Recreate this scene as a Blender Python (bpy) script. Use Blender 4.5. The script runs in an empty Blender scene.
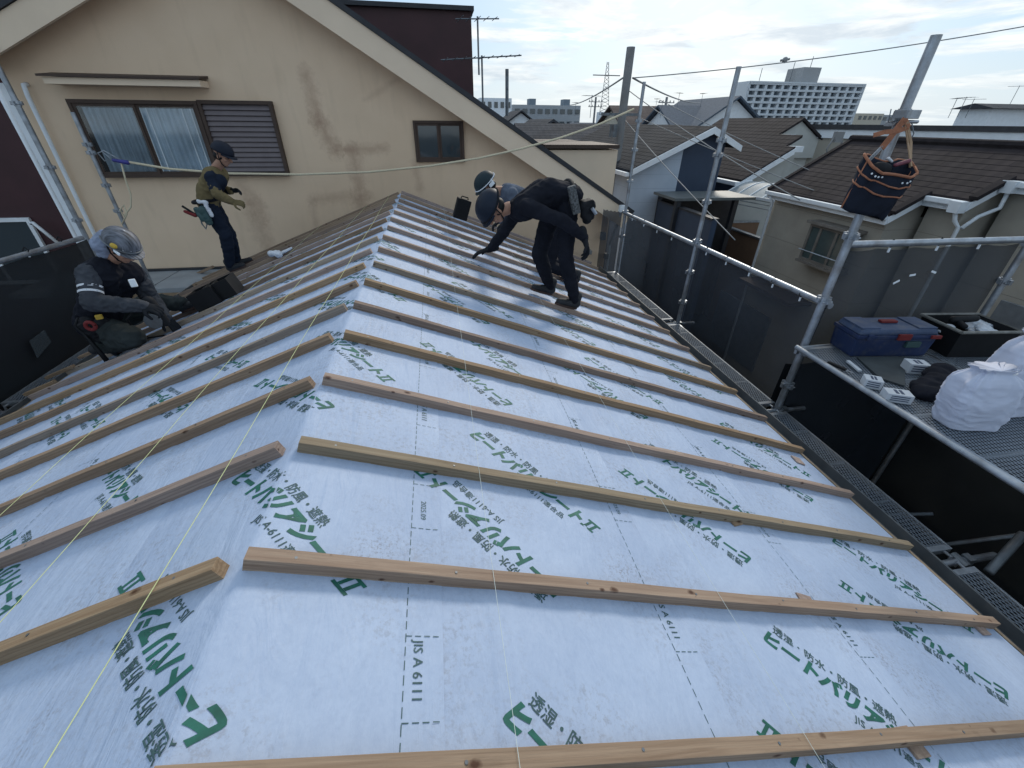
import bpy, bmesh, math, random
from math import sin, cos, pi, radians, hypot, atan2
from mathutils import Vector, Matrix, Quaternion
from mathutils import noise as mnoise
random.seed(7)
V = Vector
scene = bpy.context.scene
COL = scene.collection

# ------------------------------------------------------------------ camera
F = 417.11
CAM = V((.5768, 0, .9482))
_p, _r, _y = .5615, -.0113, .1665
fw = V((sin(_y)*cos(_p), cos(_y)*cos(_p), -sin(_p)))
rr = V((cos(_y), -sin(_y), 0)); dd = fw.cross(rr)
ax = cos(_r)*rr + sin(_r)*dd
ay = -sin(_r)*rr + cos(_r)*dd
def ray(x, y): return fw + ax*((x-512)/F) + ay*((y-384)/F)
def hit(x, y, n, k):
    n = V(n); q = ray(x, y); return CAM + q*((k - n.dot(CAM))/n.dot(q))
def Xp(x, y, v): return hit(x, y, (1, 0, 0), v)
def Yp(x, y, v): return hit(x, y, (0, 1, 0), v)
def Zp(x, y, v): return hit(x, y, (0, 0, 1), v)
cam = bpy.data.objects.new('camera', bpy.data.cameras.new('camera'))
COL.objects.link(cam); scene.camera = cam
cam.data.sensor_width = 36; cam.data.lens = F/1024*36
cam.data.clip_end = 3000; cam.data.clip_start = .02
m = Matrix((ax, -ay, -fw)).transposed().to_4x4(); m.translation = CAM
cam.matrix_world = m

# ------------------------------------------------------------------ materials
def lin(h):
    c = [int(h[i:i+2], 16)/255 for i in (0, 2, 4)]
    return tuple(x/12.92 if x <= .04045 else ((x+.055)/1.055)**2.4 for x in c)
class NT:
    def __init__(s, m):
        m.use_nodes = True; s.t = m.node_tree; s.b = s.t.nodes['Principled BSDF']
        s.tc = s.n('ShaderNodeTexCoord')
    def n(s, ty, **k):
        o = s.t.nodes.new(ty)
        for a, b in k.items():
            if a.startswith('i_'):
                o.inputs[a[2:].replace('_', ' ')].default_value = b
            else: setattr(o, a, b)
        return o
    def l(s, a, b): s.t.links.new(a, b)
    def noise(s, scale=5, detail=4, vec=None, stretch=None, rough=.55, dist=0):
        n = s.n('ShaderNodeTexNoise'); n.inputs['Scale'].default_value = scale
        n.inputs['Detail'].default_value = detail; n.inputs['Roughness'].default_value = rough
        n.inputs['Distortion'].default_value = dist
        v = vec or s.tc.outputs['Object']
        if stretch:
            mp = s.n('ShaderNodeMapping'); mp.inputs['Scale'].default_value = stretch
            s.l(v, mp.inputs['Vector']); v = mp.outputs['Vector']
        s.l(v, n.inputs['Vector']); return n.outputs['Fac']
    def ramp(s, f, stops, const=False):
        r = s.n('ShaderNodeValToRGB'); e = r.color_ramp.elements
        if const: r.color_ramp.interpolation = 'CONSTANT'
        while len(e) < len(stops): e.new(.5)
        for q, (p, c) in zip(e, stops):
            q.position = p; q.color = (c, c, c, 1) if isinstance(c, (int, float)) else (*c, 1)
        s.l(f, r.inputs['Fac']); return r.outputs['Color']
    def mix(s, f, a, b, mode='MIX'):
        x = s.n('ShaderNodeMix'); x.data_type = 'RGBA'; x.blend_type = mode
        for v, i in ((f, 0), (a, 6), (b, 7)):
            if hasattr(v, 'links'): s.l(v, x.inputs[i])
            elif i == 0: x.inputs[0].default_value = v
            else: x.inputs[i].default_value = (*v, 1)
        return x.outputs[2]
    def math(s, op, a, b=0, c=0):
        x = s.n('ShaderNodeMath'); x.operation = op
        for i, v in enumerate((a, b, c)):
            if hasattr(v, 'links'): s.l(v, x.inputs[i])
            else: x.inputs[i].default_value = v
        return x.outputs[0]
    def bump(s, f, st=.3, d=.01, nrm=None):
        b = s.n('ShaderNodeBump'); b.inputs['Strength'].default_value = st; b.inputs['Distance'].default_value = d
        s.l(f, b.inputs['Height'])
        if nrm: s.l(nrm, b.inputs['Normal'])
        s.l(b.outputs['Normal'], s.b.inputs['Normal']); return b.outputs['Normal']
MATS = {}
def mat(name, col, rough=.7, var=.25, scale=6, metal=0, bump=.15, bscale=60, bd=.004, spec=.4, stretch=None, alpha=None, dirt=None):
    if name in MATS: return MATS[name]
    m = bpy.data.materials.new(name); t = NT(m)
    if isinstance(col, str): col = lin(col)
    f = t.noise(scale, 5, stretch=stretch)
    c = t.ramp(f, [(.3, tuple(x*(1-var) for x in col)), (.7, tuple(min(1, x*(1+var*.6)) for x in col))])
    if dirt:
        dc, amt, ds = dirt
        df = t.ramp(t.noise(ds, 6, rough=.65), [(.5, 0), (.68, amt)])
        c = t.mix(df, c, dc)
    t.l(c, t.b.inputs['Base Color'])
    t.b.inputs['Roughness'].default_value = rough; t.b.inputs['Metallic'].default_value = metal
    t.b.inputs['Specular IOR Level'].default_value = spec
    if bump: t.bump(t.noise(bscale, 3), bump, bd)
    MATS[name] = m; return m

def wood_mat(name, light, dark, knot=(.07, .03, .02)):
    m = bpy.data.materials.new(name); t = NT(m)
    oi = t.n('ShaderNodeObjectInfo')
    off = t.math('MULTIPLY', oi.outputs['Random'], 37.0)
    cb = t.n('ShaderNodeCombineXYZ'); t.l(off, cb.inputs[0]); t.l(off, cb.inputs[1])
    va = t.n('ShaderNodeVectorMath'); va.operation = 'ADD'
    t.l(t.tc.outputs['Object'], va.inputs[0]); t.l(cb.outputs[0], va.inputs[1]); v = va.outputs[0]
    g = t.noise(18, 6, v, (.12, 3.5, 3.5), .6, .6)
    f2 = t.noise(70, 4, v, (.06, 3, 3), .6)
    c = t.ramp(g, [(.25, dark), (.5, tuple((a+b)/2 for a, b in zip(light, dark))), (.72, light)])
    c = t.mix(t.math('MULTIPLY', f2, .45), c, tuple(x*.55 for x in dark), 'MIX')
    w = t.n('ShaderNodeTexWave'); w.wave_type = 'BANDS'; w.bands_direction = 'Z'
    w.inputs['Scale'].default_value = 22; w.inputs['Distortion'].default_value = 5; w.inputs['Detail'].default_value = 3
    w.inputs['Detail Scale'].default_value = 1.2
    mp = t.n('ShaderNodeMapping'); mp.inputs['Scale'].default_value = (.25, 1, 1); t.l(v, mp.inputs[0]); t.l(mp.outputs[0], w.inputs[0])
    c = t.mix(t.math('MULTIPLY', t.ramp(w.outputs['Fac'], [(.45, 0), (1, 1)]), .28), c, tuple(x*.5 for x in dark))
    so_ = t.n('ShaderNodeSeparateXYZ'); t.l(t.tc.outputs['Object'], so_.inputs[0])
    for dens, sd_, rad in ((3.4, 1.7, .0125), (5.2, 8.3, .0075)):
        xs = t.math('ADD', t.math('MULTIPLY', so_.outputs[0], dens), t.math('MULTIPLY', oi.outputs['Random'], 91.0+sd_))
        cell = t.math('FLOOR', xs); fr = t.math('FRACT', xs)
        wn_ = t.n('ShaderNodeTexWhiteNoise'); wn_.noise_dimensions = '1D'; t.l(t.math('ADD', cell, sd_), wn_.inputs['W'])
        sc = t.n('ShaderNodeSeparateColor'); t.l(wn_.outputs['Color'], sc.inputs[0])
        dx = t.math('MULTIPLY', t.math('SUBTRACT', fr, t.math('MULTIPLY_ADD', sc.outputs[0], .6, .2)), .62/dens)
        dy = t.math('SUBTRACT', so_.outputs[1], t.math('MULTIPLY_ADD', sc.outputs[1], .044, -.022))
        dz = t.math('ADD', so_.outputs[2], t.math('MULTIPLY', sc.outputs[2], .048))
        d = t.math('SQRT', t.math('ADD', t.math('ADD', t.math('MULTIPLY', dx, dx), t.math('MULTIPLY', dy, dy)), t.math('MULTIPLY', dz, dz)))
        d = t.math('ADD', d, t.math('MULTIPLY_ADD', t.noise(60, 2, v), .008, -.004))
        k = t.ramp(t.math('MULTIPLY', d, 1/rad), [(.35, 1), (.8, .35), (1, 0)])
        c = t.mix(t.math('MULTIPLY', k, .9), c, knot)
    hv = t.n('ShaderNodeHueSaturation')
    t.l(t.math('MULTIPLY_ADD', oi.outputs['Random'], .45, .72), hv.inputs['Value'])
    r2 = t.math('FRACT', t.math('MULTIPLY', oi.outputs['Random'], 17.3))
    t.l(t.math('MULTIPLY_ADD', r2, .5, .62), hv.inputs['Saturation'])
    t.l(t.math('MULTIPLY_ADD', r2, .025, .488), hv.inputs['Hue'])
    t.l(c, hv.inputs['Color']); t.l(hv.outputs[0], t.b.inputs['Base Color'])
    t.b.inputs['Roughness'].default_value = .85; t.b.inputs['Specular IOR Level'].default_value = .15
    t.bump(f2, .5, .003)
    MATS[name] = m; return m

def mesh_mat(name, col, open_frac, kind='net', pitch=.02, rough=.6, metal=0):
    """woven net or expanded-metal sheet: holes are really transparent"""
    m = bpy.data.materials.new(name); t = NT(m); nt = t
    f = nt.noise(1.3, 4)
    c = nt.ramp(f, [(.3, tuple(x*.7 for x in col)), (.7, tuple(x*1.25 for x in col))])
    nt.l(c, nt.b.inputs['Base Color']); nt.b.inputs['Roughness'].default_value = rough
    nt.b.inputs['Metallic'].default_value = metal
    tr = nt.n('ShaderNodeBsdfTransparent'); ms = nt.n('ShaderNodeMixShader')
    if kind == 'net':
        g = nt.noise(.9, 3)
        a = nt.math('MULTIPLY_ADD', g, .16, open_frac-.08)
        nt.l(a, ms.inputs[0])
    else:
        sp = nt.n('ShaderNodeSeparateXYZ'); nt.l(nt.tc.outputs['Object'], sp.inputs[0])
        def tri(o, s):
            q = nt.math('FRACT', nt.math('MULTIPLY', o, s)); return nt.math('ABSOLUTE', nt.math('SUBTRACT', q, .5))
        # diamonds: |tri(x)| + |tri(y)|
        ax_ = nt.math('ADD', nt.math('MULTIPLY', sp.outputs[0], 1/(pitch*1.2)), nt.math('MULTIPLY', sp.outputs[1], 1/(pitch*3.0)))
        bx_ = nt.math('SUBTRACT', nt.math('MULTIPLY', sp.outputs[0], 1/(pitch*1.2)), nt.math('MULTIPLY', sp.outputs[1], 1/(pitch*3.0)))
        da = tri(ax_, 1); db = tri(bx_, 1)
        mn = nt.math('MAXIMUM', da, db)
        a = nt.math('LESS_THAN', mn, .5*open_frac**.5)
        nt.l(a, ms.inputs[0])
    nt.l(nt.b.outputs[0], ms.inputs[1]); nt.l(tr.outputs[0], ms.inputs[2])
    out = [n for n in nt.t.nodes if n.type == 'OUTPUT_MATERIAL'][0]; nt.l(ms.outputs[0], out.inputs[0])
    MATS[name] = m; return m

def tile_mat(name, col, axis='x', pitch=.33, slope=1.17, rough=.9, dirt=None):
    """dark roof tile: courses along the slope, joints across"""
    m = bpy.data.materials.new(name); t = NT(m)
    sp = t.n('ShaderNodeSeparateXYZ'); t.l(t.tc.outputs['Object'], sp.inputs[0])
    s_, l_ = (sp.outputs[0], sp.outputs[1]) if axis == 'x' else (sp.outputs[1], sp.outputs[0])
    u = t.math('MULTIPLY', s_, slope/pitch)
    fr = t.math('FRACT', u); row = t.math('FLOOR', u)
    sh = t.math('MULTIPLY', t.math('FRACT', t.math('MULTIPLY', row, .37)), 1)
    jf = t.math('FRACT', t.math('ADD', t.math('MULTIPLY', l_, 1/.9), sh))
    edge = t.ramp(fr, [(0, 0), (.10, 1), (1, .75)])
    jn = t.ramp(jf, [(0, .7), (.03, 1), (1, 1)])
    wv = t.math('MULTIPLY_ADD', t.math('SINE', t.math('MULTIPLY', l_, 2*pi/.3)), .12, .88)
    h = t.math('MULTIPLY', t.math('MULTIPLY', edge, jn), wv)
    f = t.noise(1.2, 5)
    c = t.ramp(f, [(.3, tuple(x*.7 for x in col)), (.7, tuple(x*1.3 for x in col))])
    cid = t.n('ShaderNodeTexWhiteNoise'); cid.noise_dimensions = '2D'
    cb = t.n('ShaderNodeCombineXYZ'); t.l(row, cb.inputs[0]); t.l(t.math('FLOOR', t.math('ADD', t.math('MULTIPLY', l_, 1/.9), sh)), cb.inputs[1])
    t.l(cb.outputs[0], cid.inputs['Vector'])
    c = t.mix(t.math('MULTIPLY', cid.outputs[0], .22), c, tuple(x*1.7 for x in col))
    c = t.mix(t.ramp(h, [(.2, .8), (.6, 0)]), c, tuple(x*.25 for x in col))
    if dirt:
        c = t.mix(t.ramp(t.noise(3, 6), [(.5, 0), (.75, dirt[1])]), c, dirt[0])
    t.l(c, t.b.inputs['Base Color']); t.b.inputs['Roughness'].default_value = rough
    t.b.inputs['Specular IOR Level'].default_value = .12
    t.bump(h, .8, .03)
    MATS[name] = m; return m

# ------------------------------------------------------------------ mesh builder
class MB:
    def __init__(s): s.v = []; s.f = []; s.mi = []
    def add(s, vs, fs, mi=0):
        k = len(s.v); s.v += [V(v) for v in vs]; s.f += [tuple(i+k for i in f) for f in fs]; s.mi += [mi]*len(fs); return s
    def box(s, c, d, R=None, mi=0, taper=1):
        c = V(c); vs = []
        for z in (-.5, .5):
            tp = taper if z > 0 else 1
            for x, y in ((-.5, -.5), (.5, -.5), (.5, .5), (-.5, .5)):
                p = V((x*d[0]*tp, y*d[1]*tp, z*d[2])); vs.append(c + (R @ p if R else p))
        return s.add(vs, [(0, 3, 2, 1), (4, 5, 6, 7), (0, 1, 5, 4), (1, 2, 6, 5), (2, 3, 7, 6), (3, 0, 4, 7)], mi)
    def b2(s, a, b, mi=0):
        a = V(a); b = V(b); return s.box((a+b)/2, [abs(x) for x in (b-a)], None, mi)
    def beam(s, a, b, w, h, up=(0, 0, 1), mi=0):
        a = V(a); b = V(b); t = (b-a); L = t.length; t.normalize(); u = V(up); sd = t.cross(u).normalized(); u = sd.cross(t)
        R = Matrix((t, -sd, u)).transposed(); return s.box((a+b)/2, (L, w, h), R, mi)
    def tube(s, pts, r, seg=10, mi=0, caps=True):
        pts = [V(p) for p in pts]; rs = r if isinstance(r, (list, tuple)) else [r]*len(pts)
        vs = []; fs = []; n = len(pts); up = None
        for i, p in enumerate(pts):
            t = (pts[min(i+1, n-1)]-pts[max(i-1, 0)]).normalized()
            if up is None:
                up = t.cross(V((0, 0, 1)));
                if up.length < .1: up = t.cross(V((0, 1, 0)))
                up.normalize()
            else:
                up = (up - t*up.dot(t)).normalized()
            w = t.cross(up)
            for k in range(seg):
                a = 2*pi*k/seg; vs.append(p + (up*cos(a)+w*sin(a))*rs[i])
        for i in range(n-1):
            for k in range(seg):
                a = i*seg+k; b = i*seg+(k+1) % seg; fs.append((a, b, b+seg, a+seg))
        if caps: fs.append(tuple(range(seg))[::-1]); fs.append(tuple(range((n-1)*seg, n*seg)))
        return s.add(vs, fs, mi)
    def prism(s, poly, ext, mi=0):
        poly = [V(p) for p in poly]; e = V(ext); n = len(poly)
        return s.add(poly+[p+e for p in poly], [tuple(range(n))[::-1], tuple(range(n, 2*n))]+[(i, (i+1) % n, (i+1) % n+n, i+n) for i in range(n)], mi)
    def quad(s, a, b, c, d, mi=0): return s.add([a, b, c, d], [(0, 1, 2, 3)], mi)
    def ell(s, c, r, R=None, seg=16, rings=10, mi=0, zmin=-1.0, open_=False):
        c = V(c); vs = []; fs = []
        for i in range(rings+1):
            ph = -pi/2 + pi*i/rings; z = sin(ph); rad = cos(ph)
            if z < zmin: z = zmin; rad = rad
            for k in range(seg):
                a = 2*pi*k/seg; p = V((rad*cos(a)*r[0], rad*sin(a)*r[1], z*r[2])); vs.append(c+(R @ p if R else p))
        for i in range(rings):
            for k in range(seg):
                a = i*seg+k; b = i*seg+(k+1) % seg; fs.append((a, b, b+seg, a+seg))
        return s.add(vs, fs, mi)
    def cone(s, p0, r0, p1, r1, seg=14):
        """closed tapered capsule"""
        p0 = V(p0); p1 = V(p1); t = p1-p0; L = max(t.length, 1e-5); t = t/L
        pts = []; rs = []
        for i in range(5):
            a = pi/2*(i/4); pts.append(p0 - t*r0*cos(a)*.999); rs.append(max(r0*sin(a), r0*.04))
        for i in range(5):
            a = pi/2*(i/4); pts.append(p1 + t*r1*sin(a)*.999); rs.append(max(r1*cos(a), r1*.04))
        return s.tube(pts, rs, seg)
    def obj(s, name, mats, parent=None, smooth=False, origin=None, bevel=0, angle=None):
        me = bpy.data.meshes.new(name)
        if origin is None:
            if parent is not None: origin = wloc(parent)
            else:
                xs = [v.x for v in s.v]; ys = [v.y for v in s.v]; zs = [v.z for v in s.v]
                origin = V(((min(xs)+max(xs))/2, (min(ys)+max(ys))/2, min(zs)))
        origin = V(origin)
        me.from_pydata([v-origin for v in s.v], [], s.f)
        for mm in (mats if isinstance(mats, (list, tuple)) else [mats]): me.materials.append(mm)
        for p, i in zip(me.polygons, s.mi): p.material_index = i
        bm = bmesh.new(); bm.from_mesh(me); bmesh.ops.recalc_face_normals(bm, faces=bm.faces)
        if bevel:
            es = [e for e in bm.edges if len(e.link_faces) == 2 and e.calc_face_angle(0) > .6]
            bmesh.ops.bevel(bm, geom=es, offset=bevel, segments=2, affect='EDGES', profile=.7)
        bm.to_mesh(me); bm.free()
        if smooth: 
            me.shade_smooth()
            if angle:
                try: me.set_sharp_from_angle(angle=angle)
                except Exception: pass
        o = bpy.data.objects.new(name, me); COL.objects.link(o)
        o.location = origin
        if parent is not None:
            o.parent = parent; o.location = origin - wloc(parent)
        return o
def wloc(o):
    l = V(o.location)
    while o.parent: o = o.parent; l += V(o.location)
    return l
def tag(o, label, cat, group=None):
    o['label'] = label; o['category'] = cat
    if group: o['group'] = group
    return o
def thing(name, loc, label, cat, group=None):
    o = bpy.data.objects.new(name, None); COL.objects.link(o); o.location = loc; o.empty_display_size = .1
    return tag(o, label, cat, group)
def struct(o): o['kind'] = 'structure'; return o
def Rz(a): return Matrix.Rotation(a, 3, 'Z')
def copy_tree(o, loc=None, parent=None):
    c = o.copy(); COL.objects.link(c)
    if parent is not None: c.parent = parent
    if loc is not None: c.location = loc
    for ch in list(o.children): copy_tree(ch, None, c)
    return c

# ------------------------------------------------------------------ world
SUN_EL, SUN_AZ = radians(32), radians(28)   # azimuth from +Y towards +X
w = bpy.data.worlds.new('World'); scene.world = w; w.use_nodes = True
nt = w.node_tree; bg = nt.nodes['Background']
sky = nt.nodes.new('ShaderNodeTexSky'); sky.sky_type = 'NISHITA'; sky.sun_disc = False
sky.sun_elevation = SUN_EL; sky.sun_rotation = SUN_AZ; sky.air_density = 1.0; sky.dust_density = 1.2; sky.ozone_density = 2.0
def wn(ty): return nt.nodes.new(ty)
tc = wn('ShaderNodeTexCoord'); sp = wn('ShaderNodeSeparateXYZ'); nt.links.new(tc.outputs['Generated'], sp.inputs[0])
def wm(op, a, b=0.0, c=0.0):
    x = wn('ShaderNodeMath'); x.operation = op
    for i, v in enumerate((a, b, c)):
        if hasattr(v, 'links'): nt.links.new(v, x.inputs[i])
        else: x.inputs[i].default_value = v
    return x.outputs[0]
zz = wm('MAXIMUM', wm('ADD', sp.outputs[2], .10), .03)
cb = wn('ShaderNodeCombineXYZ')
nt.links.new(wm('DIVIDE', sp.outputs[0], zz), cb.inputs[0]); nt.links.new(wm('DIVIDE', sp.outputs[1], zz), cb.inputs[1])
def wnoise(s, d, off=0, rough=.55, dist=.3):
    mp = wn('ShaderNodeMapping'); mp.inputs['Location'].default_value = (off, off*.7, 0); nt.links.new(cb.outputs[0], mp.inputs[0])
    n = wn('ShaderNodeTexNoise'); n.inputs['Scale'].default_value = s; n.inputs['Detail'].default_value = d
    n.inputs['Roughness'].default_value = rough; n.inputs['Distortion'].default_value = dist
    nt.links.new(mp.outputs[0], n.inputs['Vector']); return n.outputs['Fac']
def wramp(f, st):
    r = wn('ShaderNodeValToRGB'); e = r.color_ramp.elements
    while len(e) < len(st): e.new(.5)
    for q, (p, c) in zip(e, st): q.position = p; q.color = (*c, 1) if isinstance(c, tuple) else (c, c, c, 1)
    nt.links.new(f, r.inputs[0]); return r.outputs[0]
def wmix(f, a, b):
    x = wn('ShaderNodeMix'); x.data_type = 'RGBA'
    for v, i in ((f, 0), (a, 6), (b, 7)):
        if hasattr(v, 'links'): nt.links.new(v, x.inputs[i])
        elif i == 0: x.inputs[0].default_value = v
        else: x.inputs[i].default_value = (*v, 1)
    return x.outputs[2]
cov = wramp(wnoise(.95, 9, 3.1, .6, .6), [(.46, 0.0), (.56, 1.0)])
det = wramp(wnoise(1.6, 7, 9.0, .6), [(.36, .0), (.66, 1.0)])
cloudc = wmix(det, (5.2, 6.0, 6.8), (11.2, 11.1, 10.6))
veil = wmix(.7, sky.outputs[0], (3.9, 5.9, 8.0))
skyc = wmix(wm('MULTIPLY', cov, .8), veil, cloudc)
hz = wramp(sp.outputs[2], [(0.0, .7), (.12, 0.0)])
skyc = wmix(hz, skyc, (6.7, 7.5, 7.9))
dt = wn('ShaderNodeVectorMath'); dt.operation = 'DOT_PRODUCT'; nt.links.new(tc.outputs['Generated'], dt.inputs[0]); dt.inputs[1].default_value = (sin(SUN_AZ)*cos(SUN_EL), cos(SUN_AZ)*cos(SUN_EL), sin(SUN_EL))
glow = wm('POWER', wm('MAXIMUM', dt.outputs['Value'], 0.0), 14.0)
skyc = wmix(wm('MULTIPLY', glow, .55), skyc, (13.5, 12.9, 11.6))
nt.links.new(skyc, bg.inputs['Color']); bg.inputs['Strength'].default_value = .095
sl = bpy.data.lights.new('sun', 'SUN'); sl.energy = 1.6; sl.angle = radians(11); sl.color = (1, .92, .80)
so = bpy.data.objects.new('sun', sl); COL.objects.link(so)
sd = V((sin(SUN_AZ)*cos(SUN_EL), cos(SUN_AZ)*cos(SUN_EL), sin(SUN_EL)))
so.rotation_euler = sd.to_track_quat('Z', 'Y').to_euler(); so.location = (5, 10, 20)
scene.view_settings.view_transform = 'Standard'; scene.view_settings.look = 'None'
scene.view_settings.exposure = .28; scene.view_settings.gamma = 1; scene.view_settings.use_curve_mapping = False
scene.render.engine = 'CYCLES'

# ------------------------------------------------------------------ shared materials
m_wood = wood_mat('timber', (.45, .325, .235), (.25, .16, .11))
m_wood_green = wood_mat('treated_timber', (.46, .375, .275), (.285, .205, .14))
m_galv = mat('galvanised_steel', (.36, .39, .43), .42, .28, 9, .75, .12, 120, dirt=((.16, .13, .11), .5, 5))
m_galv_d = mat('dull_steel', (.17, .19, .21), .5, .3, 9, .7, .12, 90, dirt=((.08, .06, .05), .5, 5))
m_stucco = mat('beige_stucco', (.52, .425, .30), .9, .07, 1.1, 0, .6, 130, .006, .15)
m_stucco2 = mat('beige_paint_board', (.76, .61, .46), .8, .05, 2, 0, .1, 60, .003, .2)
m_maroon = mat('maroon_cladding', (.052, .018, .022), .55, .2, 2, 0, .1, 30)
m_darkmet = mat('dark_metal_trim', (.035, .038, .045), .5, .2, 5, .3)
m_brownmet = mat('brown_aluminium', (.075, .052, .042), .65, .15, 5, .1, spec=.25)
m_white = mat('white_paint', (.74, .78, .82), .6, .08, 4)
m_black = mat('black_plastic', (.009, .010, .012), .6, .2, 12, spec=.2)
m_concrete = mat('concrete', (.24, .245, .25), .85, .2, 4, 0, .4, 40, dirt=((.12, .11, .10), .5, 2))
m_glass = bpy.data.materials.new('window_glass'); _t = NT(m_glass)
_t.b.inputs['Base Color'].default_value = (.035, .05, .06, 1); _t.b.inputs['Roughness'].default_value = .06
_t.b.inputs['Specular IOR Level'].default_value = .8
_t.bump(_t.noise(1.5, 2), .05, .02)
m_net = mesh_mat('black_mesh_net', (.022, .029, .040), .21)
m_netd = mesh_mat('dense_net', (.007, .011, .015), .03)
m_deck = mesh_mat('expanded_metal', (.17, .20, .24), .42, 'deck', .021, .6, .3)

# ------------------------------------------------------------------ our roof
TR = TL = .3618
BH = .048
eR = V((cos(TR), 0, -sin(TR))); nR = V((sin(TR), 0, cos(TR)))
eL = V((-cos(TL), 0, -sin(TL))); nL = V((-sin(TL), 0, cos(TL)))
APEX = -BH/cos(TR)
def S(u, y, h=0):
    """point on the underlay: u metres down the slope (negative = left side)"""
    return V((0, y, APEX)) + (eR*u + nR*h if u >= 0 else eL*(-u) + nL*h)
UE = 3.53          # eave distance down the slope
Y0, Y1 = -1.0, 7.55
house = thing('house_under_repair', (0, 3.3, -7.4), 'house being re-roofed whose gable roof fills the foreground', 'house')
b = MB()
b.prism([S(-UE, Y0, -.03), S(0, Y0, -.03), S(UE, Y0, -.03), S(UE, Y0, -.06), S(0, Y0, -.10), S(-UE, Y0, -.06)], (0, Y1-Y0, 0))
b.obj('roof_deck', m_wood, house)
b = MB(); b.b2((-3.0, Y0+.3, -7.4), (3.0, Y1-.25, -1.6)); b.prism([(-3.0, Y1-.26, -1.58), (3.0, Y1-.26, -1.58), (3.0, Y1-.26, -1.35), (0, Y1-.26, -.3), (-3.0, Y1-.26, -1.35)], (0, -.1, 0))
b.obj('wall', m_stucco, house)
# eave edge strip, fascia, gutter
m_edge = mat('eave_edge_wood', (.27, .21, .15), .7, .4, 7, 0, .3, 50, stretch=(3, .3, 3), dirt=((.05, .045, .04), .7, 7))
m_gut = mat('dark_gutter', (.11, .12, .13), .45, .3, 3, .1, .1, 40, dirt=((.17, .16, .15), .5, 4))
for sgn in (1, -1):
    e = eR if sgn > 0 else eL; n = nR if sgn > 0 else nL
    p0 = S(sgn*UE, Y0); q = V((0, Y1-Y0, 0))
    b = MB(); b.prism([p0+e*.001-n*.02, p0+e*.032-n*.02, p0+e*.032+n*.005, p0+e*.001+n*.005], q)
    b.obj('drip_edge', m_edge, house)
    pe = p0+e*.035; sx = sgn
    b = MB(); b.prism([pe+V((0, 0, -.03)), pe+V((sx*.02, 0, -.03)), pe+V((sx*.02, 0, -.2)), pe+V((0, 0, -.2))], q); b.obj('fascia', m_brownmet, house)
    g = pe+V((sx*.024, 0, -.05))
    b = MB(); b.prism([g, g+V((0, 0, -.08)), g+V((sx*.15, 0, -.08)), g+V((sx*.155, 0, .0)), g+V((sx*.168, 0, .0)), g+V((sx*.164, 0, -.092)), g+V((sx*-.002, 0, -.092)), g+V((sx*-.002, 0, 0))], q)
    b.obj('gutter', m_gut, house)

# underlay sheet material
m_sheet = bpy.data.materials.new('white_underlay'); t = NT(m_sheet)
c = t.ramp(t.noise(1.4, 5), [(.3, (.315, .395, .545)), (.7, (.40, .485, .635))])
fib = t.noise(14, 6, stretch=(2.6, .9, 2.6), rough=.7, dist=1)
c = t.mix(t.ramp(fib, [(.35, .0), (.75, .22)]), c, (.52, .60, .74))
fine = t.noise(60, 4, rough=.7)
c = t.mix(t.ramp(fine, [(.45, .0), (.8, .30)]), c, (.25, .32, .47))
sm = t.math('MULTIPLY', t.ramp(t.noise(2.3, 3), [(.44, 0), (.62, 1)]), t.ramp(t.noise(55, 5, rough=.75), [(.5, 0), (.62, 1)]))
c = t.mix(t.math('MULTIPLY', sm, .42), c, (.21, .205, .22))
sm2 = t.math('MULTIPLY', t.ramp(t.noise(1.1, 3, stretch=(1, 1, 1)), [(.52, 0), (.7, 1)]), t.ramp(t.noise(26, 6, rough=.8, dist=1), [(.54, 0), (.66, 1)]))
c = t.mix(t.math('MULTIPLY', sm2, .35), c, (.27, .26, .28))
blot = t.math('MULTIPLY', t.ramp(t.noise(3.1, 4), [(.55, 0), (.72, 1)]), t.ramp(t.noise(90, 6, rough=.8), [(.5, 0), (.6, 1)]))
c = t.mix(t.math('MULTIPLY', blot, .65), c, (.20, .19, .21))
mot = t.noise(3.5, 6, rough=.7, dist=1.5)
c = t.mix(t.ramp(mot, [(.4, 0), (.75, .35)]), c, (.27, .345, .495))
t.l(c, t.b.inputs['Base Color']); t.b.inputs['Roughness'].default_value = .62; t.b.inputs['Specular IOR Level'].default_value = .35
n1 = t.bump(t.noise(4.5, 4, stretch=(2.2, .55, 2.2), dist=1.2), .42, .022)
n2 = crk = t.noise(7, 5, stretch=(5, .25, 5), rough=.6, dist=.6)
n3 = t.bump(t.ramp(crk, [(.44, 0), (.5, 1), (.56, 0)]), .12, .005, n1)
n2 = t.bump(t.noise(120, 3), .25, .002, n3)
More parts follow.
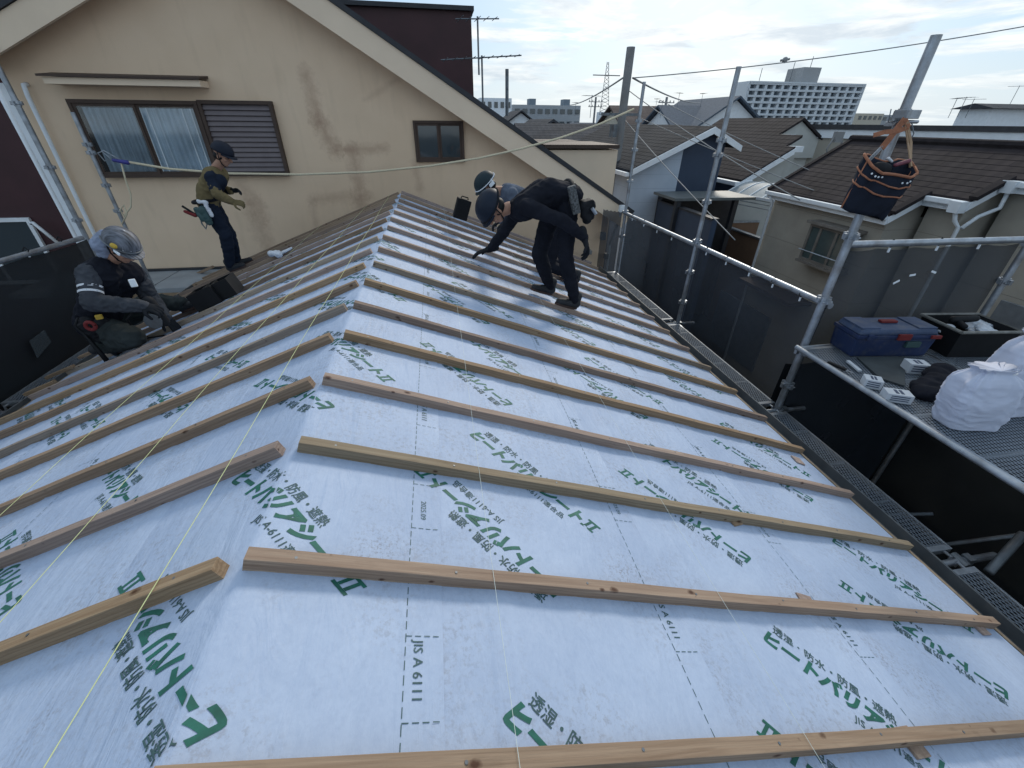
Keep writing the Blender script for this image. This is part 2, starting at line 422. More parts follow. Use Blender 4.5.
# wrinkle field shared by the sheets and the lettering printed on them
def wr(u, y):
    a = mnoise.noise(V((u*2.6, y*.55, 3.3)))*.004
    a += mnoise.noise(V((u*9+.6*y, y*.9, 7.7)))*(.0042 if abs(u) > 1.7 else (.0028 if abs(u) > .6 else .001))
    a += mnoise.noise(V((u*3.0, y*7, 1.7)))*.0012
    rdg = 1-abs(mnoise.noise(V((u*4.5+.9*y, y*1.3-.4*u, 12.1))))*7
    a += max(0, rdg)*.0035*(1 if abs(u) > .5 else .5)
    ph = (y-.79)/.4555
    fr = abs((ph-math.floor(ph))-.5)*2        # 1 at a batten, 0 midway
    a += (1-fr)*.0035
    return max(a, -.001)
def sheet(name, u0, u1, lift, label, slant=0):
    b = MB(); nu = max(2, int((u1-u0)/.03)); ny = int((Y1-Y0-.02)/.045); vs = []; fs = []
    us = [u0+(u1-u0)*i/nu for i in range(nu+1)]
    if u0 < 0 < u1: us = sorted([u for u in us if abs(u) > .012]+[-.012, 0, .012])
    for j in range(ny+1):
        y = Y0+.01+(Y1-Y0-.02)*j/ny
        for u in us: vs.append(S(u, y, lift+wr(u, y)))
    k = len(us)
    for j in range(ny):
        for i in range(k-1): a = j*k+i; fs.append((a, a+1, a+1+k, a+k))
    b.add(vs, fs)
    # torn, turned-down thickness at the lower edge
    for uu in ((u1,) if u1 > .6 or u0 < 0 < u1 else ())+((u0,) if u0 < 0 else ()):
        base = len(b.v); n = ny+1
        for j in range(ny+1):
            y = Y0+.01+(Y1-Y0-.02)*j/ny
            b.v.append(S(uu, y, lift+wr(uu, y))); b.v.append(S(uu, y, lift+wr(uu, y)-.0025))
        for j in range(ny): b.f.append((base+2*j, base+2*j+2, base+2*j+3, base+2*j+1)); b.mi.append(0)
    o = b.obj(name, m_sheet, smooth=True)
    return tag(o, label, 'underlay sheet', 'overlapping strips of roofing underlay')
sheets = {}
sheets['c'] = sheet('underlay_sheet', -.47, .53, .0045, 'white underlay strip folded over the ridge of the roof')
sheets['r1'] = sheet('underlay_sheet', .44, 1.41, .003, 'white printed underlay strip next to the ridge strip, right slope')
sheets['r2'] = sheet('underlay_sheet', 1.33, 2.33, .0015, 'white underlay strip running along the middle of the right slope')
sheets['r3'] = sheet('underlay_sheet', 2.25, UE-.004, 0, 'wrinkled white underlay strip beside the right eave and gutter')
sheets['l1'] = sheet('underlay_sheet', -1.41, -.39, .003, 'white underlay strip next to the ridge strip on the left slope')
sheets['l2'] = sheet('underlay_sheet', -2.33, -1.33, .0015, 'white underlay strip along the middle of the left slope')
sheets['l3'] = sheet('underlay_sheet', -UE+.004, -2.25, 0, 'shaded white underlay strip along the left eave by the kneeling worker')
def which(u):
    if u < -2.33: return 'l3', 0
    if u < -1.41: return 'l2', .0015
    if u < -.47: return 'l1', .003
    if u <= .53: return 'c', .0045
    if u <= 1.41: return 'r1', .003
    if u <= 2.33: return 'r2', .0015
    return 'r3', 0
# ---- printing on the sheets
def glyph_mesh(txt, size, bold=0, shear=0, align='LEFT'):
    cu = bpy.data.curves.new('t', 'FONT'); cu.body = txt; cu.size = size; cu.offset = bold; cu.shear = shear
    cu.resolution_u = 2; cu.align_x = align; cu.fill_mode = 'FRONT'
    o = bpy.data.objects.new('t', cu); COL.objects.link(o)
    dg = bpy.context.evaluated_depsgraph_get(); dg.update()
    me = bpy.data.meshes.new_from_object(o.evaluated_get(dg))
    vs = [tuple(v.co) for v in me.vertices]; fs = [tuple(p.vertices) for p in me.polygons]
    bpy.data.objects.remove(o); bpy.data.curves.remove(cu); bpy.data.meshes.remove(me)
    return vs, fs
def merge(*gs):
    vs = []; fs = []
    for v, f in gs: k = len(vs); vs += v; fs += [tuple(i+k for i in q) for q in f]
    return vs, fs
def shift(g, dx, dy, dz): return [(x+dx, y+dy, dz) for x, y, z in g[0]], g[1]
def fat(g, d): return merge(shift(g, 0, 0, 0), shift(g, d, d*.4, .0002), shift(g, d*.5, -d*.6, .0004))
def bars(x, sz, sh):
    P = lambda a, b_: (x+a*sz+b_*sz*sh, b_*sz, 0)
    rc = lambda a0, b0, a1, b1: [P(a0, b0), P(a1, b0), P(a1, b1), P(a0, b1)]
    vs = rc(.08, .66, .92, .80)+rc(.08, -.04, .92, .10)+rc(.24, .10, .40, .66)+rc(.60, .10, .76, .66)
    return vs, [(0, 1, 2, 3), (4, 5, 6, 7), (8, 9, 10, 11), (12, 13, 14, 15)]
G_big = merge(glyph_mesh('ヒートバリアシート', .076, .0042, .32), bars(.076*9.0, .076, .3))
G_top = fat(glyph_mesh('透湿・防水・防風・遮熱', .045, 0, .0), .0012)
G_bot = fat(glyph_mesh('JIS A-6111適合品', .036, 0, 0), .0007)
G_jis = fat(glyph_mesh('JIS A 6111', .034, 0, 0), .0005)
G_dat = glyph_mesh('2025.09', .026, 0, 0)
m_ink = mat('green_ink', (.012, .115, .085), .6, .35, 25, 0, 0)
m_ink2 = mat('grey_green_ink', (.045, .10, .105), .6, .3, 25, 0, 0)
prints = {k: (MB(), MB()) for k in sheets}
def put(G, u0, y0, t, up, ox, oy, ink, sx=1):
    vs, fs = G
    mid = [0, 0]; P = []
    for x, y, z in vs:
        X = (x*sx+ox); Yv = y+oy
        u = u0 + t[0]*X + up[0]*Yv; yy = y0 + t[1]*X + up[1]*Yv; P.append((u, yy))
    # cut faces that cross the ridge so the print folds with the sheet
    zoff = [v[2] for v in vs]; nf = []
    for f in fs:
        us_ = [P[i][0] for i in f]
        if min(us_) < -1e-5 and max(us_) > 1e-5:
            for sg in (1, -1):
                out_ = []
                for a_, b_ in zip(f, f[1:]+f[:1]):
                    ua, ub = P[a_][0]*sg, P[b_][0]*sg
                    if ua >= 0: out_.append(a_)
                    if (ua >= 0) != (ub >= 0):
                        t__ = ua/(ua-ub); P.append((1e-7*sg, P[a_][1]+(P[b_][1]-P[a_][1])*t__)); zoff.append(zoff[a_]); out_.append(len(P)-1)
                if len(out_) > 2: nf.append(tuple(out_))
        else: nf.append(f)
    fs = nf
    byk = {}
    for f in fs:
        uc = sum(P[i][0] for i in f)/len(f); yc = sum(P[i][1] for i in f)/len(f)
        if yc > Y1-.05 or yc < Y0+.05 or abs(uc) > UE-.03: continue
        byk.setdefault(which(uc), []).append(f)
    for (k, lift), fl in byk.items():
        mb = prints[k][ink]; mp = {}
        out = []
        for f in fl:
            g = []
            for i in f:
                if i not in mp:
                    u, yy = P[i]; mp[i] = len(mb.v); mb.v.append(S(u, yy, lift+wr(u, yy)+.0013+zoff[i]))
                g.append(mp[i])
            mb.f.append(tuple(g)); mb.mi.append(0)
q2 = 1/math.sqrt(2)
def block(u, y, flip):
    t_ = (q2, -q2) if not flip else (-q2, q2); up = (q2, q2) if not flip else (-q2, -q2)
    put(G_big, u, y, t_, up, 0, -.05, 0, .93)
    put(G_top, u, y, t_, up, .045, .025, 1, .88)
    put(G_bot, u, y, t_, up, .33, -.098, 1, .95)
cols = [(-.20, 1.24, 0), (.06, .38, 1), (.70, .47, 0), (.935, .735, 1), (1.78, .69, 0), (1.99, .97, 1), (2.82, 1.25, 0), (3.02, .42, 1),
        (-1.15, 1.78, 0), (-.92, .95, 1), (-2.15, .7, 0), (-1.95, 1.3, 1), (-3.1, 1.5, 0), (-2.85, .9, 1)]
for u, y, fl in cols:
    for k in range(-1, 7):
        yy = y+1.1*k
        if -.3 < yy < Y1+.4: block(u, yy, fl)
def dash_line(mb, u, y, u2, y2, lift, L=.022, gap=.011, wd=.0022):
    D = hypot(u2-u, y2-y); n = int(D/(L+gap)); du, dy = (u2-u)/D, (y2-y)/D
    for i in range(n):
        s0 = i*(L+gap); a = (u+du*s0, y+dy*s0); c_ = (u+du*(s0+L), y+dy*(s0+L)); pu, py = -dy*wd/2, du*wd/2
        P = [(a[0]-pu, a[1]-py), (c_[0]-pu, c_[1]-py), (c_[0]+pu, c_[1]+py), (a[0]+pu, a[1]+py)]
        mb.add([S(x, yy, lift+wr(x, yy)+.0013) for x, yy in P], [(0, 1, 2, 3)])
for k, ul, sg in (('c', .43, 1), ('r1', 1.31, 1), ('r2', 2.23, 1), ('l1', -1.31, -1), ('l2', -2.23, -1)):
    lift = {'c': .0045, 'r1': .003, 'r2': .0015, 'l1': .003, 'l2': .0015}[k]
    mb = prints[k][1]
    dash_line(mb, ul, 0, ul, 7.5, lift)
    for j in range(0, 7):
        y = .42+1.1*j+(0 if k == 'c' else .17)
        for yy in (y, y+.19, y+.54, y+.74):
            dash_line(mb, ul, yy, ul+.10*sg, yy, lift, .016, .008)
        put(G_jis, ul+.022, y+.18, (0, -1), (1, 0), 0, 0, 1)
        put(G_dat, ul+.03, y+.66, (0, -1), (1, 0), 0, 0, 1)
for k, (a, c_) in prints.items():
    o = sheets[k]; o0 = wloc(o); me = o.data
    vs = [v.co.copy() for v in me.vertices]; fs = [tuple(p.vertices) for p in me.polygons]; mi = [0]*len(fs)
    for mb, ix in ((a, 1), (c_, 2)):
        k0 = len(vs); vs += [v-o0 for v in mb.v]; fs += [tuple(i+k0 for i in f) for f in mb.f]; mi += [ix]*len(mb.f)
    m2 = bpy.data.meshes.new('underlay_sheet'); m2.from_pydata(vs, [], fs)
    for mm in (m_sheet, m_ink, m_ink2): m2.materials.append(mm)
    m2.polygons.foreach_set('material_index', mi); m2.shade_smooth(); o.data = m2

# ---- battens
def batten_proto(mt, L):
    b = MB(); n = 26; vs = []; fs = []
    W = .040
    for i in range(n+1):
        x = L*i/n; dz = .0012*sin(i*.9)+.0008*sin(i*2.3); dy = .0022*sin(i*.31+1)
        for (yy, z) in ((-W/2, -BH), (W/2, -BH), (W/2, 0), (-W/2, 0)): vs.append((x, yy+dy, z+dz))
    for i in range(n):
        for k in range(4): a = i*4+k; c_ = i*4+(k+1) % 4; fs.append((a, c_, c_+4, a+4))
    fs += [(3, 2, 1, 0), (n*4, n*4+1, n*4+2, n*4+3)]
    b.add(vs, fs); o = b.obj('roof_batten', mt, origin=(0, 0, 0), bevel=.0022)
    sc = MB()
    for i in range(8):
        x = .12+i*.455+.01*sin(i*5); y_ = .006*sin(i*3.3)
        sc.tube([(x, y_, -.002), (x, y_, .0016)], .0042, 8)
    me = o.data; k0 = len(me.vertices); vs2 = [v.co.copy() for v in me.vertices]+sc.v; fs2 = [tuple(p.vertices) for p in me.polygons]; nf = len(fs2)
    fs2 += [tuple(i+k0 for i in f) for f in sc.f]; m2 = bpy.data.meshes.new('roof_batten'); m2.from_pydata(vs2, [], fs2); m2.materials.append(mt); m2.materials.append(m_galv_d)
    for p in m2.polygons[nf:]: p.material_index = 1
    o.data = m2; return o
ys = [.333, .78, 1.247, 1.693, 2.159, 2.588, 3.038, 3.492, 3.944, 4.404, 4.852, 5.317, 5.769, 6.224, 6.686, 7.12, 7.45]
gapR = [.015, .015, .03, .02, .03, .015, .02, .03, .02, .015, .02, .015, .02, .03, .02, .02, .01]
gapL = [0, .07, .055, .05, .06, .055, .05, .06, .06, .05, .05, .05, .05, .05, .05, .05, .05]
prot = [batten_proto(m_wood, 3.53), batten_proto(m_wood_green, 3.53)]
ORD = ['nearest', 'second', 'third', 'fourth', 'fifth', 'sixth', 'seventh', 'eighth', 'ninth', 'tenth', 'eleventh', 'twelfth', 'thirteenth', 'fourteenth', 'fifteenth', 'sixteenth', 'farthest']
used = set()
def place(side, i):
    y = ys[i]; green = (side > 0 and i in (2, 7)) or (side < 0 and i in (5, 9)); pr = prot[1 if green else 0]
    o = pr if pr.name not in used else pr.copy()
    if pr.name not in used: used.add(pr.name)
    else: COL.objects.link(o)
    g = (gapR if side > 0 else gapL)[i]
    e, n = (eR, nR) if side > 0 else (eL, nL)
    a = random.uniform(-.004, .004)
    yv = V((0, 1, 0)); ex = (e*cos(a)+yv*sin(a)).normalized(); ey = n.cross(ex)
    M4 = Matrix((ex, ey, n)).transposed().to_4x4()
    M4.translation = V((0, y, 0)) + e*(g + .0) + n*.0015
    o.matrix_world = M4
    sl_ = 'right slope' if side > 0 else 'left slope'
    ex_ = 'greenish timber batten' if green else 'brown timber batten'
    w_ = ORD[i]
    if side < 0: w_ = ORD[i-1] if i < len(ys)-1 else 'farthest'
    lab = f'{ex_} on the {sl_}, {w_} from the camera' if w_ not in ('nearest', 'farthest') else (f'{ex_} on the {sl_}, {w_} one to the camera' if w_ == 'nearest' else f'{ex_} on the {sl_}, farthest one by the beige wall')
    tag(o, lab, 'roof batten', f'timber battens on the {sl_}')
    return o
for i in range(len(ys)): place(1, i)
for i in range(1, len(ys)): place(-1, i)

# little wooden shims sticking out below some right-hand battens
shim_spots = [((812, 610), 'beneath the second batten, right half'), ((983, 632), 'at the eave end of the second batten'), ((735, 523), 'beneath the third right slope batten'),
              ((800, 463), 'by the gutter, end of fourth batten'), ((918, 752), 'under the nearest batten at bottom right')]
for i, ((px, py), lb) in enumerate(shim_spots):
    p = hit(px, py, nR, nR.dot(V((0, 0, APEX)))+.004)
    b = MB(); bx = Matrix((eR, V((0, 1, 0)), nR)).transposed()
    R = bx @ Rz(.25*(i % 3)-.2)
    b.box(p+nR*.004+V((0, .025, 0)), (.075, .085, .009), R)
    tag(b.obj('wood_shim', m_wood, bevel=.001), 'small thin wood shim poking out '+lb, 'wood shim', 'wood shims under the battens')

# ---- strings
m_str_y = mat('yellow_string', (.55, .60, .30), .7, .1, 50, 0, 0)
m_str_w = mat('pale_string', (.60, .66, .62), .7, .1, 50, 0, 0)
def string(u0, ua, h, mt, label, r=.0011, yb=7.5):
    pts = []
    for i in range(25):
        y = -.2+ (yb+.2)*i/24
        u = u0+(ua-u0)*i/24
        e, n = (eR, nR) if u > 0 else (eL, nL)
        pts.append(V((0, y, 0))+e*abs(u)+n*(h+.003*sin(i)))
    b = MB(); b.tube(pts, r, 6); return tag(b.obj('guide_string', mt), label, 'guide string', 'taut strings along the roof')
string(-.245, -.20, .006, m_str_y, 'yellow guide string closest to the ridge, left slope', .0013)
string(-.84, -.60, .006, m_str_y, 'middle yellow guide string crossing the left battens', .0012)
string(-1.56, -1.42, .006, m_str_y, 'yellow guide string farthest left on the roof', .0012)
string(.70, .70, .004, m_str_w, 'faint pale string crossing right battens near the ridge', .0007)
string(1.62, 1.62, .004, m_str_w, 'faint pale string down the middle of the right slope', .0007)

# ------------------------------------------------------------------ ground
b = MB(); b.quad((-900, -300, -7.4), (900, -300, -7.4), (900, 1800, -7.4), (-900, 1800, -7.4))
g = b.obj('ground', mat('ground_asphalt', (.06, .062, .066), .9, .3, .4, 0, .3, 8), origin=(0, 0, -7.4)); struct(g)

# ------------------------------------------------------------------ scaffold
PX = 4.05
def pole(x, y, z0, z1, label, group='scaffold poles', r=.029, joints=(), steps=True):
    t_ = thing('scaffold_pole', (x, y, z0), label, 'scaffold pole', group)
    b = MB(); b.tube([(x, y, z0), (x, y, z1)], r, 16)
    b.obj('tube', m_galv, t_, True, angle=.9)
    for zc in joints:
        b = MB(); b.tube([(x, y, zc-.035), (x, y, zc+.035)], r*1.22, 16)
        for k in range(4):
            a = pi/2*k+pi/4*0
            b.box((x+cos(a)*r*1.6, y+sin(a)*r*1.6, zc), (.03, .03, .045), Rz(a))
        b.tube([(x-r*1.5, y-r*1.3, zc-.01), (x+r*1.6, y-r*1.3, zc-.01)], .008, 6)
        b.obj('coupler', m_galv, t_, angle=.8)
    return t_
pole(PX, 7.95, -7.4, 1.52, 'far scaffold pole at the back corner of the right eave', joints=(-.92, -.47, .05, .55, .98), r=.027)
pole(PX, 5.42, -7.4, 1.50, 'scaffold pole halfway along the right side net', joints=(-1.3, -.85, -.42, .08, .62, .78), r=.029)
pole(PX, 3.2, -7.4, .02, 'thick scaffold pole at the tool platform corner, lower part', joints=(-1.3, -.86, -.35, -.02), r=.033) if False else None
P3 = pole(3.98, 3.13, -7.4, 1.47, 'near scaffold pole beside the tool platform with hanging tool bag', joints=(-1.32, -.93, -.40, .16, 1.02), r=.033)
pole(5.95, 3.15, -7.4, .1, 'pale pole at the outer end of the tool platform', joints=(-.9, -.32, .04), r=.029)
pole(5.95, -1.2, -7.4, -.6, 'outer pole below the tool platform at the right', joints=(-.9,), r=.029)
# upper coupler on pole 3: bigger clamp with plates
cp = V((3.98, 3.13, 1.02))
b = MB(); b.box(cp+V((0, -.03, .0)), (.14, .10, .055), Rz(.2)); b.box(cp+V((-.04, -.02, -.06)), (.10, .12, .03), Rz(-.3)); b.tube([cp+V((-.1, -.03, -.045)), cp+V((.1, -.05, -.045))], .012, 8)
b.obj('clamp', m_galv, P3, bevel=.004)
b = MB(); b.tube([cp+V((-.07, -.04, -.04)), cp+V((-.16, -.06, -.05)), cp+V((-.17, -.05, .03))], .004, 6); b.tube([cp+V((.05, -.05, -.05)), cp+V((.10, -.06, -.12)), cp+V((.09, -.06, -.2))], .004, 6)
b.obj('tie_wire', m_galv_d, P3, True)
def rail(p, q, label, r=.029, sag=0):
    b = MB(); n = 8; pts = [V(p).lerp(V(q), i/n)+V((0, 0, -sag*sin(pi*i/n))) for i in range(n+1)]
    b.tube(pts, r, 14); 
    t_ = thing('scaffold_rail', p, label, 'scaffold rail', 'horizontal scaffold tubes')
    b.obj('tube', m_galv, t_, True, angle=.9); return t_
rA = rail((PX, 8.0, -.50), (PX, 5.45, -.475), 'top rail along the far half of the right side net')
rB = rail((PX, 5.42, -.47), (PX, 3.1, -.455), 'top rail between the middle pole and the platform pole')
rC = rail((3.98, 3.15, .085), (6.0, 3.15, .075), 'crosswise top rail above the blue toolbox')
rD = rail((3.85, 3.08, -.85), (3.82, -1.2, -.85), 'long edge tube along the inner side of the tool platform', .024)
rE = rail((3.87, 3.07, -.86), (5.95, 3.07, -.86), 'tube under the far edge of the tool platform', .022)
def clips(par, pts):
    for p in pts:
        p = V(p); b = MB()
        b.tube([p+V((0, 0, .034)), p+V((.03, 0, .0)), p+V((0, 0, -.034)), p+V((-.03, 0, 0)), p+V((0, 0, .034))], .006, 6)
        b.obj('tie_cord', m_black, par); b = MB(); b.tube([p+V((0, 0, -.035)), p+V((0, 0, -.075))], .009, 6); b.obj('clip', m_white, par)
clips(rA, [(PX, y, -.49) for y in (7.6, 7.1, 6.6, 6.1)])
clips(rB, [(PX, y, -.463) for y in (5.15, 4.7, 4.25, 3.85, 3.45)])
clips(rC, [(x, 3.15, .08) for x in (4.45, 4.95, 5.4)])
# nets
def net(p, q, z0a, z0b, zb, mt, label, amp=.009, name='safety_net'):
    p = V(p); q = V(q); b = MB(); n = 26; mrows = 16; vs = []; fs = []; d = (q-p); pr = V((-d.y, d.x, 0)).normalized()
    for j in range(mrows+1):
        f = (j/mrows)**1.6
        for i in range(n+1):
            s_ = i/n; zt = z0a+(z0b-z0a)*s_-.02*abs(sin(s_*pi*5))
            P = p.lerp(q, s_); z = zt+(zb-zt)*f
            off = amp*mnoise.noise(V((s_*6, f*7, p.x)))*2
            if j == 0: off *= .2
            vs.append(V((P.x, P.y, z))+pr*off)
    for j in range(mrows):
        for i in range(n): a = j*(n+1)+i; fs.append((a, a+1, a+n+2, a+n+1))
    b.add(vs, fs); t_ = tag(b.obj(name, mt, smooth=True), label, 'safety net', 'black scaffold nets')
    return t_
net((PX+.04, 7.92, 0), (PX+.04, 5.46, 0), -.54, -.51, -7.35, m_net, 'dark mesh net hung below the far right rail')
net((PX+.04, 5.38, 0), (PX+.04, 3.17, 0), -.51, -.49, -7.35, m_net, 'dark mesh net between middle pole and platform pole')
net((4.02, 3.2, 0), (5.93, 3.2, 0), .03, .03, -7.35, m_net, 'black mesh net behind the blue toolbox')
net((4.0, 3.27, 0), (5.98, 3.27, 0), -1.15, -1.15, -7.3, m_netd, 'added net layer darkening the space below the tool platform, crosswise')  # second net layer, added to deepen the dark below the platform
net((PX+.1, 7.9, 0), (PX+.1, 5.46, 0), -2.0, -2.0, -7.3, m_netd, 'added net layer darkening the space beneath the far right rail')  # added layer that darkens the lower part of this net
net((3.62, 7.98, 0), (4.0, 7.98, 0), -.42, -.48, -7.35, m_net, 'narrow net closing the far end of the right scaffold', .005)
net((6.0, 3.32, 0), (6.0, -2, 0), -.92, -.92, -7.35, m_netd, 'dense net hanging under the outer edge of the tool platform')
net((4.1, -1.9, 0), (6.0, -1.9, 0), -.92, -.92, -7.35, m_netd, 'dense net closing the near end below the platform')
# decks
def deck(x0, x1, y0, y1, z, label, frame=.018):
    t_ = thing('scaffold_deck', ((x0+x1)/2, y0, z), label, 'scaffold plank', 'expanded metal scaffold decks')
    b = MB(); b.quad((x0+.01, y0+.01, z+.002), (x1-.01, y0+.01, z+.002), (x1-.01, y1-.01, z+.002), (x0+.01, y1-.01, z+.002)); b.obj('mesh_sheet', m_deck, t_)
    b = MB()
    b.b2((x0, y0, z-.04), (x0+frame, y1, z+.006)); b.b2((x1-frame, y0, z-.04), (x1, y1, z+.006))
    b.b2((x0+frame, y0, z-.04), (x1-frame, y0+.04, z+.005)); b.b2((x0+frame, y1-.04, z-.04), (x1-frame, y1, z+.005))
    k = y0+.45
    while k < y1-.2: b.b2((x0+frame, k, z-.03), (x1-frame, k+.025, z-.003)); k += .45
    b.obj('frame', m_galv, t_, bevel=.002)
    b = MB()
    for xx in (x0+.06, x1-.06):
        for yy, s_ in ((y0, -1), (y1, 1)): b.tube([(xx, yy, z-.015), (xx, yy+s_*.045, z-.01), (xx, yy+s_*.05, z-.05)], .011, 8)
    b.obj('hook', m_galv, t_)
    return t_
deck(3.76, 4.0, -1.2, 1.22, -1.6, 'nearest mesh plank beside the right gutter')
deck(3.76, 4.0, 1.36, 3.04, -1.6, 'second mesh plank beside the right gutter, below the platform pole')
deck(3.76, 4.0, 3.2, 5.3, -1.6, 'mesh plank beside the gutter between middle and near poles')
deck(3.76, 4.0, 5.48, 7.9, -1.6, 'farthest mesh plank along the right gutter')
for yy, lb in ((1.29, 'near'), (3.12, 'middle'), (5.39, 'far')):
    b = MB(); b.tube([(3.6, yy, -1.64), (4.3, yy, -1.64)], .024, 12)
    t_ = thing('bracket_tube', (3.9, yy, -1.64), f'{lb} cross tube carrying the gutter side planks', 'scaffold tube', 'cross tubes under the planks')
    b.obj('tube', m_galv, t_, True); b = MB()
    b.tube([(4.0, yy-.05, -1.64), (4.0, yy+.05, -1.64)], .034, 10); b.box((4.06, yy, -1.64), (.05, .06, .07)); b.obj('clamp', m_galv_d, t_)
plat = deck(3.87, 4.95, -1.2, 3.05, -.85, 'inner mesh deck of the tool platform at the right', .02)
deck(4.97, 5.9, -1.2, 3.05, -.85, 'outer mesh deck of the tool platform at the right', .02)
for (a, c_, lb) in (((4.05, 3.15, -4.6), (5.95, 1.0, -1.0), 'upper diagonal brace tube in the dark space below the platform'), ((4.05, 4.6, -5.2), (5.6, 2.3, -2.6), 'lower diagonal brace tube in the dark space below the platform')):
    b = MB(); b.tube([a, c_], .02, 10); tag(b.obj('brace_tube', m_galv_d, smooth=True), lb, 'scaffold tube')
# near clamp at right bottom  (1000,580)
b = MB(); p = V((4.05, 1.18, -1.58)); b.tube([p+V((-.02, -.02, .0)), p+V((.35, .12, .14))], .027, 12); tag(b.obj('short_tube', m_galv_d, smooth=True), 'short dark tube end by the nearest plank joint', 'scaffold tube')

# left side scaffold
LX = -3.98
rL = rail((LX, 1.5, -.23), (LX, 6.35, -.37), 'white top rail of the left side net', .027)
clips(rL, [(LX, y, -.31) for y in (4.4, 4.95, 5.5, 6.0)])
net((LX-.03, 1.5, 0), (LX-.03, 6.45, 0), -.27, -.41, -7.35, m_netd, 'dark green black net hung along the left side of the roof')
deck(-3.96, -3.68, 2.2, 4.1, -1.52, 'nearest mesh plank along the left gutter')
deck(-3.96, -3.68, 4.25, 6.3, -1.52, 'far mesh plank along the left gutter by the kneeling worker')
pole(-4.22, 7.6, -7.4, 1.0, 'left rear scaffold pole holding the lifeline rope', joints=(-.25, .1, .52, .62), r=.026)
pole(-5.14, 8.05, -7.4, 1.75, 'left scaffold pole against the corner of the beige house', joints=(-.45, .3, 1.1), r=.035)
# white dust patch on the left net is a tarp piece
p = Zp(42, 335, -1.1)

# lifeline rope
m_rope = mat('beige_rope', (.60, .53, .38), .9, .2, 90, 0, .5, 300)
def cat(p, q, sag, n=24):
    p = V(p); q = V(q); return [p.lerp(q, i/n)+V((0, 0, -sag*4*(i/n)*(1-i/n))) for i in range(n+1)]
ra = V((-4.2, 7.55, .42)); rm = Yp(455, 163, 7.75); rb = V((PX, 7.95, .93))
pts = []
for px, py, yy in ((122, 161, 7.55), (170, 169, 7.6), (230, 173.5, 7.65), (300, 174.5, 7.7), (370, 172, 7.75), (430, 166, 7.8), (480, 158, 7.83), (520, 149, 7.86), (560, 138, 7.9), (600, 124, 7.92), (634, 109, 7.93)):
    pts.append(Yp(px, py, yy))
b = MB(); b.tube(pts, .016, 8); rope = thing('lifeline_rope', pts[0], 'beige lifeline rope stretched in front of the beige gable', 'rope'); b.obj('rope', m_rope, rope, True)
b = MB(); b.tube([pts[0]+V((-.2, 0, .12)), pts[0]+V((-.12, 0, .02)), pts[0]+V((-.22, 0, .0)), pts[0]+V((-.26, 0, .1)), pts[0]+V((-.17, 0, .13)), pts[0]], .008, 6); b.obj('hook', m_galv, rope, True)
b = MB(); b.cone(pts[0]+V((-.10, 0, .01)), .022, pts[0]+V((.06, 0, -.02)), .03); b.obj('blue_tag', mat('blue_plastic', (.04, .04, .22), .5), rope, True)
b = MB(); tl = [Yp(x, y, 7.55) for x, y in ((121, 162), (125, 178), (131, 195), (131, 207), (124, 216), (120, 210), (124, 205), (127, 214), (122, 224))]
b.tube(tl, .011, 8); tag(b.obj('rope_tail', m_rope, smooth=True), 'knotted loose end of beige rope hanging by the left pole', 'rope')

# ------------------------------------------------------------------ beige neighbour house with gable
WY = 8.5
nb = thing('gabled_house', (-2, 9, -7.4), 'beige stucco house with big gable wall behind the roof', 'house')
ap = V((-2.28, 0, 3.27))
def rz(x): return ap.z-.03-(.583*(x-ap.x) if x > ap.x else .45*(ap.x-x))
# stain material for the wall
m_wall = bpy.data.materials.new('stained_stucco'); t = NT(m_wall)
c = t.ramp(t.noise(1.0, 5), [(.3, (.68, .515, .365)), (.7, (.76, .585, .425))])
c = t.mix(t.ramp(t.noise(2.2, 6, stretch=(2.5, 1, .5)), [(.55, 0), (.8, .35)]), c, (.50, .38, .26))
sp_ = t.n('ShaderNodeSeparateXYZ'); t.l(t.tc.outputs['Object'], sp_.inputs[0])
def seg_mask(x0, z0, x1, z1, wd, amt):
    """brown creeper mark along a line on the wall (x,z in wall object space)"""
    dx, dz = x1-x0, z1-z0; L2 = dx*dx+dz*dz
    a = t.math('MULTIPLY', t.math('SUBTRACT', sp_.outputs[0], x0), dx/L2); b_ = t.math('MULTIPLY', t.math('SUBTRACT', sp_.outputs[2], z0), dz/L2)
    s_ = t.math('MINIMUM', t.math('MAXIMUM', t.math('ADD', a, b_), 0), 1)
    ex = t.math('SUBTRACT', t.math('SUBTRACT', sp_.outputs[0], x0), t.math('MULTIPLY', s_, dx))
    ez = t.math('SUBTRACT', t.math('SUBTRACT', sp_.outputs[2], z0), t.math('MULTIPLY', s_, dz))
    d = t.math('SQRT', t.math('ADD', t.math('MULTIPLY', ex, ex), t.math('MULTIPLY', ez, ez)))
    d = t.math('ADD', d, t.math('MULTIPLY_ADD', t.noise(9, 5, rough=.7), wd*5.0, -wd*2.4))
    return t.math('MULTIPLY', t.ramp(d, [(0, 1), (wd*2.4, 0)]), amt*1.15)
def wl(px, py):
    p = Yp(px, py, WY); return p.x+2, p.z+7.4
marks = [((306, 75), (318, 120), .07, .45), ((318, 120), (335, 150), .08, .5), ((335, 150), (385, 148), .05, .4), ((352, 150), (362, 205), .08, .45), ((312, 200), (370, 195), .06, .3),
         ((252, 205), (272, 258), .10, .35), ((415, 165), (420, 188), .05, .35), ((240, 185), (262, 215), .08, .3), ((312, 200), (316, 225), .04, .3), ((365, 100), (400, 78), .03, .22)]
for a, c2, wd, amt in marks:
    c = t.mix(seg_mask(*wl(*a), *wl(*c2), wd, amt), c, (.36, .235, .165))
t.l(c, t.b.inputs['Base Color']); t.b.inputs['Roughness'].default_value = .9; t.b.inputs['Specular IOR Level'].default_value = .15
t.bump(t.noise(110, 4, rough=.7), .7, .006)
xl, xr = -5.5, 3.95
